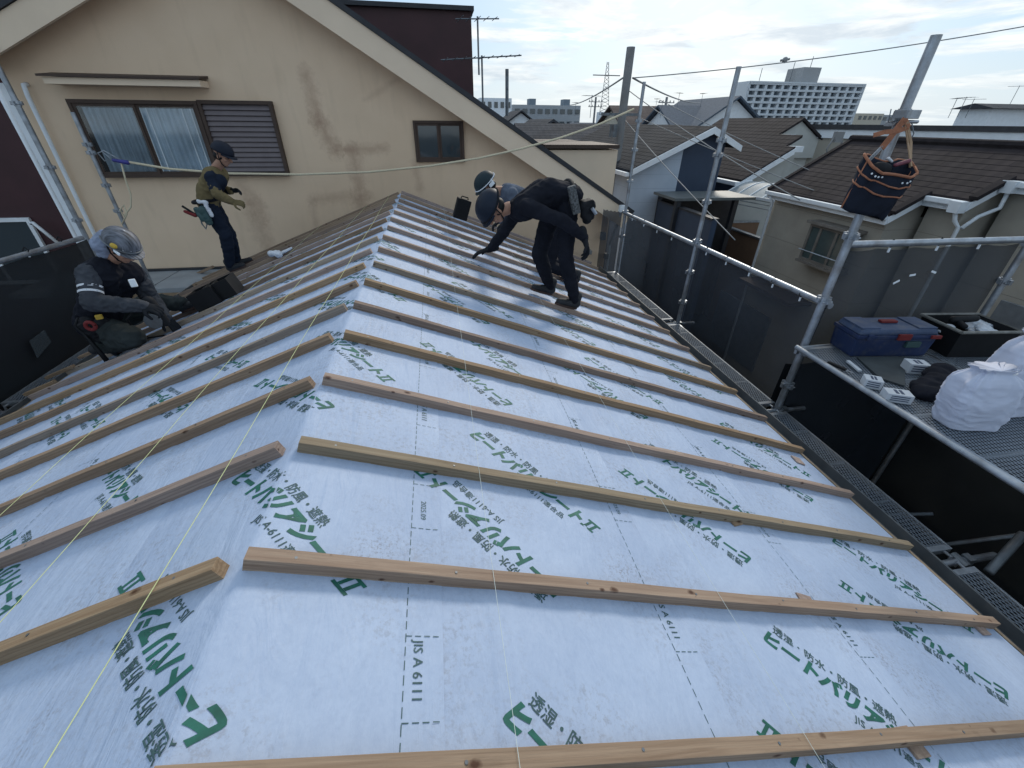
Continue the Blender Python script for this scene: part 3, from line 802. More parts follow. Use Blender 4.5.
b = MB(); b.prism([(xl, WY, -7.4), (xr, WY, -7.4), (xr, WY, rz(xr)-.02), (ap.x, WY, rz(ap.x)-.02), (xl, WY, rz(xl)-.02)], (0, 9, 0))
b.obj('wall', m_wall, nb)
# roof slabs + bargeboards
m_roofd = tile_mat('dark_slate', (.05, .055, .065), 'x')
for sgn, xe in ((1, 4.28), (-1, -5.75)):
    ye = WY-.32
    e0 = V((ap.x, ye, ap.z)); e1 = V((xe, ye, rz(xe)+.03))
    t1 = (e1-e0).normalized(); nn = V((-t1.z, 0, t1.x))*(1 if sgn > 0 else -1)
    b = MB(); b.prism([e0+nn*.05, e1+nn*.05, e1+nn*.0, e0+nn*.0], (0, 9.6, 0)); b.obj('roof', m_roofd, nb)
    b = MB(); b.prism([e0-nn*.002+V((0, -.02, 0)), e1-nn*.002+V((0, -.02, 0)), e1-nn*.30+V((0, -.02, 0)), e0-nn*.30+V((0, -.02, 0))], (0, .05, 0)); b.obj('bargeboard', m_stucco2, nb)
    b = MB(); b.prism([e0+nn*.07+V((0, -.05, 0)), e1+nn*.07+V((0, -.05, 0)), e1+nn*.004+V((0, -.05, 0)), e0+nn*.004+V((0, -.05, 0))], (0, .10, 0)); b.obj('rake_trim', m_darkmet, nb)
    b = MB(); b.prism([e0-nn*.18+V((0, .04, 0)), e1-nn*.18+V((0, .04, 0)), e1-nn*.20+V((0, .04, 0)), e0-nn*.20+V((0, .04, 0))], (0, .27, 0)); b.obj('soffit', m_stucco2, nb)
# downpipe on its left corner
b = MB(); pp = [Yp(27, 92, WY-.06), Yp(30, 90, WY-.06)]; 
b.tube([V((-5.2, WY-.01, 1.34)), V((-5.2, WY-.08, 1.33)), V((-5.21, WY-.09, 1.2)), V((-5.27, WY-.06, -.5)), V((-5.28, WY-.06, -7))], .030, 12); b.obj('downpipe', m_white, nb, True)
b = MB(); b.b2((xl-.06, WY-.03, -7.4), (xl+.04, WY+.1, 1.35)); b.obj('corner_trim', m_white, nb)
# awning over the wide window
aw = [Yp(32, 74.5, WY-.3), Yp(205, 76, WY-.3)]
b = MB(); b.b2((-4.78, WY-.30, 1.34), (-2.76, WY-.01, 1.42)); b.prism([(-4.82, WY-.34, 1.423), (-4.82, WY-.001, 1.46), (-4.82, WY-.001, 1.49), (-4.82, WY-.34, 1.45)], (2.08, 0, 0), 1)
b.obj('awning', [m_stucco2, m_brownmet], nb)
def window(par, x0, x1, z0, z1, y, panes, fm, curtain=None, fr=.05):
    """window on a wall facing -Y at plane y; recess glass behind a proud frame"""
    b = MB(); yo = y-.05
    b.b2((x0, yo, z0), (x1, y+.04, z0+fr)); b.b2((x0, yo, z1-fr), (x1, y+.04, z1)); b.b2((x0, yo, z0+fr), (x0+fr, y+.04, z1-fr)); b.b2((x1-fr, yo, z0+fr), (x1, y+.04, z1-fr))
    w_ = b.obj('window', fm, par, bevel=.004)
    n = panes; wx = (x1-x0-2*fr)/n
    for k in range(n):
        a0 = x0+fr+wx*k-.0; a1 = a0+wx; yy = yo+.015+.02*(k % 2)
        b = MB(); s = .035
        b.b2((a0, yy, z0+fr), (a1, yy+.018, z0+fr+s)); b.b2((a0, yy, z1-fr-s), (a1, yy+.018, z1-fr)); b.b2((a0, yy, z0+fr+s), (a0+s, yy+.018, z1-fr-s)); b.b2((a1-s, yy, z0+fr+s), (a1, yy+.018, z1-fr-s))
        b.obj('sash', fm, w_)
        b = MB(); b.b2((a0+s, yy+.006, z0+fr+s), (a1-s, yy+.010, z1-fr-s)); b.obj('pane', curtain or m_glass, w_)
    return w_
# glass over curtains: curtain folds seen through thin reflective glass
m_cg = bpy.data.materials.new('clear_glass'); t = NT(m_cg)
tr = t.n('ShaderNodeBsdfTransparent'); gl = t.n('ShaderNodeBsdfGlossy'); gl.inputs['Roughness'].default_value = .05; tr.inputs[0].default_value = (.86, .90, .93, 1)
fz = t.n('ShaderNodeFresnel'); fz.inputs[0].default_value = 1.45; ms = t.n('ShaderNodeMixShader')
t.l(t.math('ADD', fz.outputs[0], .02), ms.inputs[0]); t.l(tr.outputs[0], ms.inputs[1]); t.l(gl.outputs[0], ms.inputs[2])
t.l(ms.outputs[0], [n for n in t.t.nodes if n.type == 'OUTPUT_MATERIAL'][0].inputs[0])
m_curt = mat('grey_curtain', (.52, .58, .62), .9, .2, 3, 0, .1, 80)
wn1 = window(nb, -4.74, -2.98, .12, 1.17, WY-.06, 2, m_brownmet, m_cg)
def curtain(x0, x1, z0, z1, y, gather=0, seed=1):
    b = MB(); n = 220; rows = 8; vs = []; fs = []
    for j in range(rows+1):
        f = j/rows
        for i in range(n+1):
            s_ = i/n; x = x0+(x1-x0)*s_
            if gather: x = x0+(x1-x0)*(s_+gather*(f**1.5)*(s_*(1-s_)+.12*s_))
            yy = y+.020*sin(s_*pi*2*8+seed+1.1*sin(s_*11)+.5*f)+.006*sin(s_*pi*2*19+f*2)
            vs.append((x, yy, z1+(z0-z1)*f))
    for j in range(rows):
        for i in range(n): a = j*(n+1)+i; fs.append((a, a+1, a+n+2, a+n+1))
    b.add(vs, fs); return b
# black panel behind the glass, its colour standing in for the unlit room
b = MB(); b.b2((-4.69, WY-.016, .17), (-3.03, WY-.008, 1.12)); b.obj('dark_room_panel', m_black, nb)
curtain(-4.62, -3.92, .15, 1.07, WY-.048, 0).obj('curtain', m_curt, nb, True).location.y += 0
curtain(-3.84, -3.06, .20, 1.07, WY-.046, .12, 3).obj('curtain', mat('pale_curtain', (.74, .80, .84), .9, .2, 3, 0, .1, 80), nb, True)
# louvred shutter box
b = MB(); x0, x1, z0, z1 = -2.975, -1.90, .13, 1.185; yy = WY-.10
b.b2((x0, yy, z0), (x0+.05, WY-.001, z1)); b.b2((x1-.05, yy, z0), (x1, WY-.001, z1)); b.b2((x0+.05, yy, z0), (x1-.05, WY-.001, z0+.05)); b.b2((x0+.05, yy, z1-.05), (x1-.05, WY-.001, z1))
sh = b.obj('shutter_box', m_brownmet, nb, bevel=.004)
b = MB(); n = 13
for i in range(n):
    z = z0+.06+(z1-z0-.12)*(i+.5)/n; b.box(((x0+x1)/2, WY-.06, z), (x1-x0-.1, .012, .062), Matrix.Rotation(radians(-22), 3, 'X'))
b.b2((x0+.05, WY-.03, z0+.05), (x1-.05, WY-.002, z1-.05))
b.obj('louvre_panel', mat('mauve_grey_shutter', (.15, .125, .13), .55, .1, 6), sh)
wn2 = window(nb, .25, 1.10, .33, .95, WY-.0, 2, m_brownmet, None, .04)
# parapet annex behind right rake
b = MB(); b.prism([Yp(548, 150, 11.2), Yp(618, 150, 11.2), Yp(618, 150, 11.2)+V((0, 0, -7)), Yp(548, 150, 11.2)+V((0, 0, -7))], (0, 2, 0)); b.obj('annex_wall', m_stucco2, nb)
b = MB(); p, q = Yp(545, 147, 11.15), Yp(619, 148, 11.15); b.b2((p.x, 11.12, p.z-.03), (q.x, 13.3, p.z+.05)); b.obj('annex_coping', m_brownmet, nb)
b = MB(); p, q = Yp(538, 143.5, 13.4), Yp(575, 143.5, 13.4); b.b2((p.x-1, 13.4, p.z-3), (q.x, 14.5, p.z)); b.obj('rear_parapet', m_stucco2, nb)
b = MB(); b.b2((p.x-1, 13.35, p.z+.01), (q.x+.1, 14.6, p.z+.07)); b.obj('rear_coping', m_brownmet, nb)
b = MB(); p0 = Yp(620, 207, 8.15); b.box(p0+V((.05, 0, -.02)), (.14, .12, .12)); b.tube([p0+V((.04, 0, -.05)), p0+V((.02, .1, -.4)), V((4.02, WY-.05, -1.2)), V((4.02, WY-.05, -7))], .03, 10); b.obj('gutter_outlet', m_white, nb)
# meters and pipes near the base of the right end of the gable
for (px, py, s_) in ((603, 236, .09), (606, 256, .07), (590, 252, .05)):
    p = Yp(px, py, WY-.08); b = MB(); b.box(p, (s_, .12, s_*1.6)); b.obj('meter_box', mat('grey_box', (.3, .31, .32), .6), nb, bevel=.01)
# flat lean-to at the base of the wall, left
b = MB(); zt = -1.42
for i in range(4): b.b2((-6.2+i*1.0, 7.45, zt-.08), (-5.22+i*1.0, WY-.02, zt))
ft = b.obj('metal_canopy', mat('grey_sheet_roof', (.27, .29, .31), .6, .2, 3), None, bevel=.005)
tag(ft, 'grey flat sheet canopy at the foot of the beige wall', 'canopy')
b = MB(); b.b2((-6.3, WY-.06, zt+.003), (-2.1, WY-.005, zt+.04)); ob = b.obj('flashing', m_darkmet, ft)

# maroon block to the left
lb = thing('maroon_house', (-9, 12, -7.4), 'dark maroon clad house left of the beige gable', 'house')
b = MB(); b.b2((-14, 10, -7.4), (-6.70, 18, 4.2)); b.obj('wall', m_maroon, lb)
b = MB(); b.tube([(-6.62, 9.9, 1.5), (-6.62, 9.9, -7)], .05, 10); b.obj('downpipe', m_white, lb, True)
p0, p1 = Yp(-30, 218, 9.95), Yp(22, 252, 9.95)
def win_box(par, x0, x1, z0, z1, y, fm=m_white, gm=None, sill=True):
    b = MB(); f = .07
    b.b2((x0, y-.05, z0), (x1, y, z0+f)); b.b2((x0, y-.05, z1-f), (x1, y, z1)); b.b2((x0, y-.05, z0+f), (x0+f, y, z1-f)); b.b2((x1-f, y-.05, z0+f), (x1, y, z1-f))
    xm = (x0+x1)/2; b.b2((xm-.03, y-.045, z0+f), (xm+.03, y, z1-f))
    w_ = b.obj('window', fm, par); b = MB(); b.b2((x0+f, y-.02, z0+f), (x1-f, y-.01, z1-f)); b.obj('pane', gm or m_glass, w_); return w_
win_box(lb, -9.2, -7.30, -2.0, -.72, 9.99)
b = MB(); p = Yp(20, 232, 9.8); b.tube([p+V((.25, 0, .15)), p+V((.3, 0, .17)), p+V((.55, 0, -.25))], .03, 8); b.obj('vent_pipe', m_white, lb, True)
# upper-left black roof scrap (another part of the maroon house roof)
# tall maroon building behind right
tb = thing('maroon_building', (-.5, 13, -7.4), 'tall dark maroon building rising behind the beige gable roof', 'building')
b = MB(); b.b2((-7.5, 12.3, -7.4), (1.62, 19, 3.02)); b.obj('wall', m_maroon, tb)
b = MB(); b.b2((-7.6, 12.2, 3.02), (1.68, 19.1, 3.10)); b.obj('coping', m_darkmet, tb)

# antennas
def antenna(p, mast, az, n, L, label, tilt=0):
    p = V(p); t_ = thing('tv_antenna', p, label, 'antenna', 'television antennas')
    b = MB(); b.tube([p, p+V((0, 0, mast))], .018, 6); b.obj('mast', m_galv_d, t_)
    d = V((cos(az), sin(az), tilt)); s_ = V((-sin(az), cos(az), 0)); top = p+V((0, 0, mast*.96))
    b = MB(); b.tube([top-d*L/2, top+d*L/2], .012, 6)
    for i in range(n):
        q = top+d*L*(-.5+(i+.5)/n); w_ = .35*(1-.5*i/n); b.tube([q-s_*w_, q+s_*w_], .006, 5)
    b.obj('yagi', m_galv_d, t_)
    return t_
A0 = Yp(483, 108, 10.2)
antenna(A0, .85, radians(6), 9, 1.6, 'tv antenna with long boom beside the maroon building', .08)
antenna(Yp(479, 75, 11), .95, radians(8), 5, .9, 'upper tv antenna poking out right of the maroon building', .06)
b = MB(); p = Yp(507, 116, 10.4); b.tube([p, Yp(507, 69, 10.4)], .035, 8); tag(b.obj('roof_pole', m_galv_d), 'short grey pole standing above the beige house roof', 'pole')
# utility poles
def upole(px, py, y, r, label, top=None, arms=0):
    p = Yp(px, py, y); t_ = thing('utility_pole', (p.x, p.y, -7.4), label, 'utility pole', 'utility poles')
    b = MB(); b.tube([(p.x, p.y, -7.4), p], [r*1.15, r], 12); b.obj('shaft', m_concrete if r > .1 else m_galv_d, t_, True, angle=.9)
    for k in range(arms):
        b = MB(); z = p.z-.5-k*.5; b.beam((p.x-.9, y-.1, z), (p.x+.9, y-.1, z), .07, .07)
        for s_ in (-.8, -.4, .4, .8): b.tube([(p.x+s_, y-.1, z+.04), (p.x+s_, y-.1, z+.2)], .05, 8)
        b.obj('crossarm', m_galv_d, t_)
    return t_, p
up, pt = upole(631, 47, 17, .14, 'tall concrete utility pole behind the far scaffold pole')
b = MB()
for dz, r_ in ((-2.3, .2),): b.tube([(pt.x-.35, pt.y-.2, pt.z+dz-.3), (pt.x-.35, pt.y-.2, pt.z+dz+.1)], r_*.7, 10)
b.beam((pt.x-.8, pt.y, pt.z-1.9), (pt.x+.7, pt.y, pt.z-1.9), .08, .08)
b.obj('transformer', m_galv_d, up)
for px, py, y, lb_ in ((219, 0, 0, ''),): pass
for px, py, y, r, lb_ in ((596, 97, 60, .12, 'thin distant utility pole left of the tall pole'), (667, 97, 50, .12, 'small distant utility pole right of the scaffold poles'), (667, 97, 50, .1, ''),):
    if lb_: upole(px, py, y, r, lb_, arms=2)
# lattice mast
b = MB(); p = Yp(604, 115, 70); q = Yp(608, 62, 70)
for i in range(14):
    f = i/14; a = p.lerp(q, f); c_ = p.lerp(q, (i+1)/14); w_ = .6*(1-f)+.12; w2 = .6*(1-f-1/14)+.12
    for s1 in (-1, 1): b.tube([a+V((s1*w_, 0, 0)), c_+V((s1*w2, 0, 0))], .035, 4)
    b.tube([a+V((-w_, 0, 0)), c_+V((w2, 0, 0))], .025, 4); b.tube([a+V((w_, 0, 0)), c_+V((-w2, 0, 0))], .025, 4)
b.tube([q+V((-2, 0, -1.5)), q+V((2, 0, -1.5))], .06, 4)
tag(b.obj('lattice_mast', m_galv_d), 'distant lattice radio mast on the skyline', 'mast')
# wires
m_wire = mat('grey_cable', (.26, .27, .28), .6, .1)
def wire(p, q, sag, r, label, name='overhead_cable'):
    b = MB(); b.tube(cat(p, q, sag, 30), r, 6); return tag(b.obj(name, m_wire, smooth=True), label, 'cable', 'overhead cables')
wire(Yp(632, 78, 17), Yp(1060, 20, 14), .15, .017, 'overhead cable rising to the right across the sky')
b = MB(); p = Yp(785, 60, 16.2); b.ell(p, (.09, .08, .09)); b.tube([p+V((-.16, 0, -.02)), p+V((.16, 0, .03))], .035, 8); tag(b.obj('cable_spacer', m_wire, smooth=True), 'small spacer ball on the high overhead cable', 'cable fitting')
wire(Yp(633, 78, 17), Yp(700, 103, 40), .2, .03, 'cable falling right from the tall utility pole')
wire(Yp(630, 73, 17), Yp(570, 105, 45), .2, .03, 'cable falling left from the tall utility pole')
wire(Yp(628, 90, 17), Yp(800, 200, 10), .1, .014, 'thin cable descending over the brown tiled roof to the right')
wire(Yp(640, 118, 16), Yp(1024, 268, 7.2), .1, .012, 'long thin cable sloping down to the lower right house')
wire(Yp(660, 100, 18), Yp(1024, 255, 7.4), .15, .012, 'second long thin cable beside the lower right house')
wire(Yp(625, 120, 17), Yp(735, 240, 9), .05, .012, 'thin cable dropping across the pale blue siding')
wire(Yp(845, 131, 19), Yp(700, 131, 30), .3, .02, 'thin cable from the grey junction box')
# ------------------------------------------------------------------ houses to the right
m_tileB = tile_mat('brown_black_tile', (.030, .025, .027), 'x', .19)
m_tileV = tile_mat('brown_tile', (.030, .026, .028), 'x', .24)
m_tileW = tile_mat('grey_black_tile', (.026, .028, .033), 'x', .22)
m_greige = mat('greige_siding', (.34, .315, .27), .85, .08, 2, 0, .3, 60)
m_greigeL = bpy.data.materials.new('greige_lap_siding'); t = NT(m_greigeL)
c = t.ramp(t.noise(1.5, 5), [(.3, (.30, .275, .235)), (.7, (.38, .35, .30))])
sp_ = t.n('ShaderNodeSeparateXYZ'); t.l(t.tc.outputs['Object'], sp_.inputs[0])
fr = t.math('FRACT', t.math('MULTIPLY', sp_.outputs[2], 1/.9)); ln = t.ramp(fr, [(0, 0), (.012, 1), (1, 1)])
c = t.mix(ln, (.14, .13, .12), c); t.l(c, t.b.inputs['Base Color']); t.b.inputs['Roughness'].default_value = .85; t.bump(ln, .4, .01)
# House B
HB = thing('greige_house', (12.5, 9, -7.4), 'greige house with brown black tile roof behind the tool bag', 'house')
def zB(x): return -.71+.585*(x-10.5)
def roof_poly(par, pts, zf, th, mt, name='roof'):
    b = MB(); b.prism([V((x, y, zf(x))) for x, y in pts], (0, 0, -th)); return b.obj(name, mt, par)
bx1, bx2, bxr = 11.2, 11.85, 12.75
roof_poly(HB, [(10.5, 12.4), (10.5, 8.42), (bx1, 8.42), (bx1, 7.52), (bx2, 7.52), (bx2, 2.5), (bxr, 2.5), (bxr, 12.4)], zB, .09, m_tileB)
b = MB(); zr = zB(bxr); b.prism([(bxr, 2.5, zr), (bxr, 12.4, zr), (bxr+2.2, 12.4, zr-1.29), (bxr+2.2, 2.5, zr-1.29)], (0, 0, -.09)); b.obj('roof', m_tileB, HB)
b = MB(); b.tube([(bxr, 2.4, zr+.02), (bxr, 12.5, zr+.02)], .09, 8); b.obj('ridge_cap', mat('rake_dark', (.03, .026, .028), .95, spec=.1), HB)
b = MB()
for (x0, y0, y1) in ((10.5, 8.42, 12.3), (bx1, 7.52, 8.42), (bx2, 2.5, 7.52)): b.b2((x0+.18, y0+.12, -7.4), (bxr+1.8, y1-.05, zB(x0)-.12))
b.prism([(10.7, 12.25, zB(10.7)-.12), (bxr, 12.25, zr-.12), (bxr+1.8, 12.25, zB(10.9)-.12)], (0, -.1, 0))
for (ya, xa, xb) in ((8.42, 10.66, 11.5), (7.52, 11.36, 12.2)): b.prism([(xa, ya+.12, zB(xa)-.4), (xb, ya+.12, zB(xa)-.4), (xb, ya+.12, zB(xb)-.11), (xa, ya+.12, zB(xa)-.11)], (0, .05, 0))
b.obj('wall', m_greigeL, HB)
for (x0, y0, y1) in ((10.5, 8.42, 12.4), (bx1, 7.52, 8.42), (bx2, 2.5, 7.52)):
    z = zB(x0); b = MB()
    b.b2((x0-.02, y0, z-.24), (x0+.02, y1, z-.06)); b.obj('fascia', m_white, HB)
    b = MB(); b.b2((x0-.13, y0, z-.13), (x0-.025, y1, z-.03)); b.obj('gutter', m_white, HB, bevel=.02)
for (ya, xa, xb) in ((8.42, 10.5, bx1), (7.52, bx1, bx2)):
    b = MB(); a, c_ = V((xa, ya-.03, zB(xa)-.07)), V((xb, ya-.03, zB(xb)-.07)); b.prism([a, c_, c_+V((0, 0, -.15)), a+V((0, 0, -.15))], (0, .04, 0)); b.obj('bargeboard', m_white, HB)
    b = MB(); b.beam((xa, ya-.03, zB(xa)+.03), (xb, ya-.03, zB(xb)+.03), .16, .08); b.obj('rake_tiles', mat('rake_dark', (.03, .026, .028), .95, spec=.1), HB)
a, c_ = V((10.5, 12.42, zB(10.5)-.02)), V((bxr, 12.42, zr-.02)); b = MB(); b.beam(a, c_, .12, .12); b.obj('rake_tiles', MATS['rake_dark'], HB)
# drain pipes of house B
def pipe(par, pts, r=.04, mt=None): b = MB(); b.tube(pts, r, 10); return b.obj('downpipe', mt or m_white, par, True)
pipe(HB, [V((10.43, 12.2, -.85)), V((10.58, 12.2, -1.1)), V((10.62, 12.2, -7))])
bxp = Xp(955, 199, 11.15); b = MB(); b.box(V((11.12, 7.62, zB(bx1)-.15)), (.2, .2, .22), taper=1.2); b.obj('rain_head', m_white, HB)
pipe(HB, [V((11.1, 7.62, -.5)), V((11.2, 7.6, -.72)), V((11.33, 7.56, -.85)), V((11.33, 7.56, -7))])
pipe(HB, [V((11.8, 7.38, -.1)), V((11.86, 7.40, -.45)), V((11.55, 7.47, -.62)), V((11.34, 7.5, -.85))])
b = MB(); b.box(V((11.78, 7.36, zB(bx2)-.13)), (.2, .2, .22), taper=1.2); b.obj('rain_head', m_white, HB)
# bay window on B (wall plane x=10.68)
WX = 10.68
bw = [Xp(812, 223, WX-.3), Xp(848, 233, WX-.3), Xp(806, 262, WX-.3), Xp(838, 272, WX-.3)]
y1_, y0_ = bw[0].y, bw[1].y-.15; z1_, z0_ = bw[0].z, (bw[2].z+bw[3].z)/2
b = MB(); f = .07; xo = WX-.32
b.b2((xo, y0_, z0_), (WX, y1_, z0_+f)); b.b2((xo, y0_, z1_-f), (WX, y1_, z1_))
for yy in (y0_, y0_+.38, (y0_+y1_)/2+.25, y1_-f): b.b2((xo, yy, z0_+f), (xo+.07, yy+f, z1_-f))
b.b2((xo-.05, y0_-.04, z0_-.06), (WX, y1_+.04, z0_-.003)); b.b2((xo-.08, y0_-.08, z1_+.003), (WX, y1_+.08, z1_+.07))
ww = b.obj('bay_window', mat('grey_brown_frame', (.17, .155, .14), .5), HB)
b = MB(); b.b2((xo+.03, y0_+.02, z0_+f), (xo+.045, y1_-.02, z1_-f)); b.obj('pane', mat('green_blind_glass', (.07, .095, .095), .15, .2, 3, 0, 0, spec=.7), ww)
b = MB(); b.tube([(xo-.1, y0_, z0_+.28), (xo-.1, y1_, z0_+.28)], .015, 6); b.obj('guard_bar', m_galv, ww)
# lower windows seen through the nets
for (px0, py0, px1, py1) in ((722, 290, 752, 372), (1003, 300, 1024, 350)):
    a = Xp(px0, py0, WX-.02); c_ = Xp(px1, py1, WX-.02); b = MB(); b.b2((WX-.06, min(a.y, c_.y), min(a.z, c_.z)), (WX-.002, max(a.y, c_.y), max(a.z, c_.z)))
    d_ = b.obj('door', mat('grey_door', (.13, .14, .15), .5), HB)
b = MB(); a = Xp(700, 285, WX-.5); b.b2((WX-.7, 9.6, -3.35), (WX, 11.9, -3.25)); b.obj('porch_roof', m_brownmet, HB)
# long white-band building behind
LBd = thing('flat_roofed_building', (19, 17, -7.4), 'long building with white band and beige wall behind the tiled roofs', 'building')
P1, P2 = V((16.6, 19.4, 0)), V((21.3, 12.3, 0)); dL = (P2-P1); nL_ = V((dL.y, -dL.x, 0)).normalized()
if nL_.x > 0: nL_ = -nL_
def slab(par, p, q, z0, z1, dep, mt, nm, off=0):
    p = V((p.x, p.y, z0))+nL_*off; q = V((q.x, q.y, z0))+nL_*off
    b = MB(); b.prism([p, q, q-nL_*dep, p-nL_*dep], (0, 0, z1-z0)); return b.obj(nm, mt, par)
P2e = P1+dL*1.6
slab(LBd, P1, P2e, -7.4, .48, 8, m_greige, 'wall')
slab(LBd, P1, P2e, .482, .80, 8.2, m_white, 'parapet_band', .08)
slab(LBd, P1, P2e, .803, .98, 8.3, mat('dark_roof_cap', (.05, .05, .055), .8), 'roof_cap', .14)
b = MB()
p = Yp(838, 137, 16.2); b.box(p, (.3, .2, .35)); b.tube([p+V((-.15, 0, 0)), p+V((-.3, 0, -.4)), p+V((-.1, 0, -.75)), p+V((.3, 0, -.6)), p+V((.25, 0, -.1))], .03, 8); b.obj('junction_box', m_concrete, LBd)
# top-right house beyond
for (px0, px1, py, yy, hh, lb_) in ((994, 1060, 106, 34, .6, 'pale building with dark roof at the right edge of skyline'),):
    a = Yp(px0, py, yy); c_ = Yp(px1, py, yy); t_ = thing('distant_house', (a.x, yy, -7.4), lb_, 'house', 'houses on the skyline')
    b = MB(); b.b2((a.x, yy, -7.4), (c_.x, yy+2.5, a.z-.3*hh)); b.obj('wall', m_white, t_)
    b = MB(); b.prism([(a.x-.5, yy-.5, a.z-.3*hh+.01), (a.x-.5, yy+3, a.z-.3*hh+.01), (a.x-.5, yy+1.2, a.z+.35*hh)], (c_.x+.5-a.x, 0, 0)); b.obj('roof', MATS['dark_slate'], t_)

# House V (brown tiles, middle)
HV = thing('brown_tiled_house', (14.5, 19, -7.4), 'house with stepped brown tile roof left of the greige house', 'house')
def zV(x): return -.95+.6*(x-12.4)
roof_poly(HV, [(12.45, 21.5), (12.45, 16.55), (14.38, 16.55), (14.38, 17.1), (15.0, 17.1), (15.0, 18.5), (16.0, 18.5), (16.0, 24.5), (13.6, 24.5), (13.6, 21.5)], zV, .1, m_tileV)
b = MB(); zr = zV(16.0); b.prism([(16.0, 18.5, zr), (16.0, 24.5, zr), (18.5, 24.5, zr-1.5), (18.5, 18.5, zr-1.5)], (0, 0, -.1)); b.obj('roof', m_tileV, HV)
b = MB(); b.b2((12.8, 16.85, -7.4), (14.4, 21.3, -1.05)); b.b2((14.4, 17.3, -7.4), (15.1, 24, -.1)); b.b2((15.1, 18.8, -7.4), (18, 24, .4))
b.prism([(15.0, 18.62, zV(15.0)-.12), (16.0, 18.62, zV(16.0)-.12), (18.3, 18.62, zV(16.0)-1.5), (15.0, 18.62, zV(16.0)-1.5)], (0, .1, 0)); b.prism([(12.8, 16.86, -1.05), (14.38, 16.86, -1.05), (14.38, 16.86, .05)], (0, .1, 0)); b.obj('wall', mat('pale_siding', (.46, .47, .45), .8, .06, 3), HV)
b = MB(); a, c_ = V((12.4, 16.5, zV(12.4)-.06)), V((14.38, 16.5, zV(14.38)-.06)); b.prism([a, c_, c_+V((0, 0, -.2)), a+V((0, 0, -.2))], (0, .05, 0)); b.obj('bargeboard', m_white, HV)
b = MB(); b.b2((12.2, 16.5, -1.13), (12.42, 21.5, -.98)); b.obj('gutter', m_white, HV, bevel=.03)
for (xx, ya, yb) in ((14.38, 17.0, 17.12), (15.0, 18.4, 18.52)):
    b = MB(); b.b2((xx, ya-.3, zV(xx)-.2), (xx+.5, ya, zV(xx)-.0)); b.obj('eave_end', m_white, HV)
# navy wall under V + black opening
b = MB(); b.b2((12.6, 17.0, -7.4), (12.78, 21.3, -1.2)); b.obj('navy_wall', mat('navy_siding', (.035, .055, .095), .6, .1, 3), HV)
# House W (pale blue gable + navy)
HW = thing('blue_sided_house', (9, 16, -7.4), 'house with pale blue siding gable and dark tile roof', 'house')
wy = 15
e1_, a1_, r1_ = Yp(630, 170, wy), Yp(715, 126, wy), Yp(739, 145, wy)
yb_ = 25
b = MB(); b.prism([e1_, a1_, a1_+V((0, 0, -.1)), e1_+V((0, 0, -.1))], (0, yb_-wy, 0)); b.obj('roof', m_tileW, HW)
b = MB(); b.prism([a1_, r1_, r1_+V((0, 0, -.1)), a1_+V((0, 0, -.1))], (0, yb_-wy, 0)); b.obj('roof', m_tileW, HW)
b = MB(); b.prism([a1_+V((0, -.06, -.02)), r1_+V((.1, -.06, -.02)), r1_+V((.1, -.06, -.2)), a1_+V((0, -.06, -.22))], (0, .05, 0)); b.prism([a1_+V((0, -.06, -.02)), e1_+V((0, -.06, -.02)), e1_+V((0, -.06, -.2)), a1_+V((0, -.06, -.22))], (0, .05, 0)); b.obj('bargeboard', m_white, HW)
b = MB(); b.b2((e1_.x-.14, wy, e1_.z-.2), (e1_.x-.01, yb_, e1_.z-.08)); b.obj('gutter', m_white, HW)
m_blue = bpy.data.materials.new('pale_blue_siding'); t = NT(m_blue)
c = t.ramp(t.noise(1.5, 4), [(.3, (.38, .45, .54)), (.7, (.45, .52, .61))]); sp_ = t.n('ShaderNodeSeparateXYZ'); t.l(t.tc.outputs['Object'], sp_.inputs[0])
ln = t.ramp(t.math('FRACT', t.math('MULTIPLY', sp_.outputs[2], 1/.455)), [(0, 0), (.03, 1), (1, 1)]); c = t.mix(ln, (.25, .3, .38), c); t.l(c, t.b.inputs['Base Color']); t.b.inputs['Roughness'].default_value = .7
xs_ = Yp(687, 155, wy).x
zg = lambda x: e1_.z+(a1_.z-e1_.z)*(x-e1_.x)/(a1_.x-e1_.x)-.1
zh = lambda x: a1_.z+(r1_.z-a1_.z)*(x-a1_.x)/(r1_.x-a1_.x)-.1
b = MB(); x0 = e1_.x+.25; b.prism([(x0, wy+.3, -7.4), (xs_, wy+.3, -7.4), (xs_, wy+.3, zg(xs_)), (x0, wy+.3, zg(x0))], (0, 9, 0)); b.obj('wall', m_blue, HW)
b = MB(); b.prism([(xs_+.003, wy+.32, -7.4), (r1_.x-.3, wy+.32, -7.4), (r1_.x-.3, wy+.32, zh(r1_.x-.3)), (a1_.x, wy+.32, a1_.z-.13), (xs_+.003, wy+.32, zg(xs_))], (0, 8.9, 0)); b.obj('navy_wall', MATS['navy_siding'], HW)
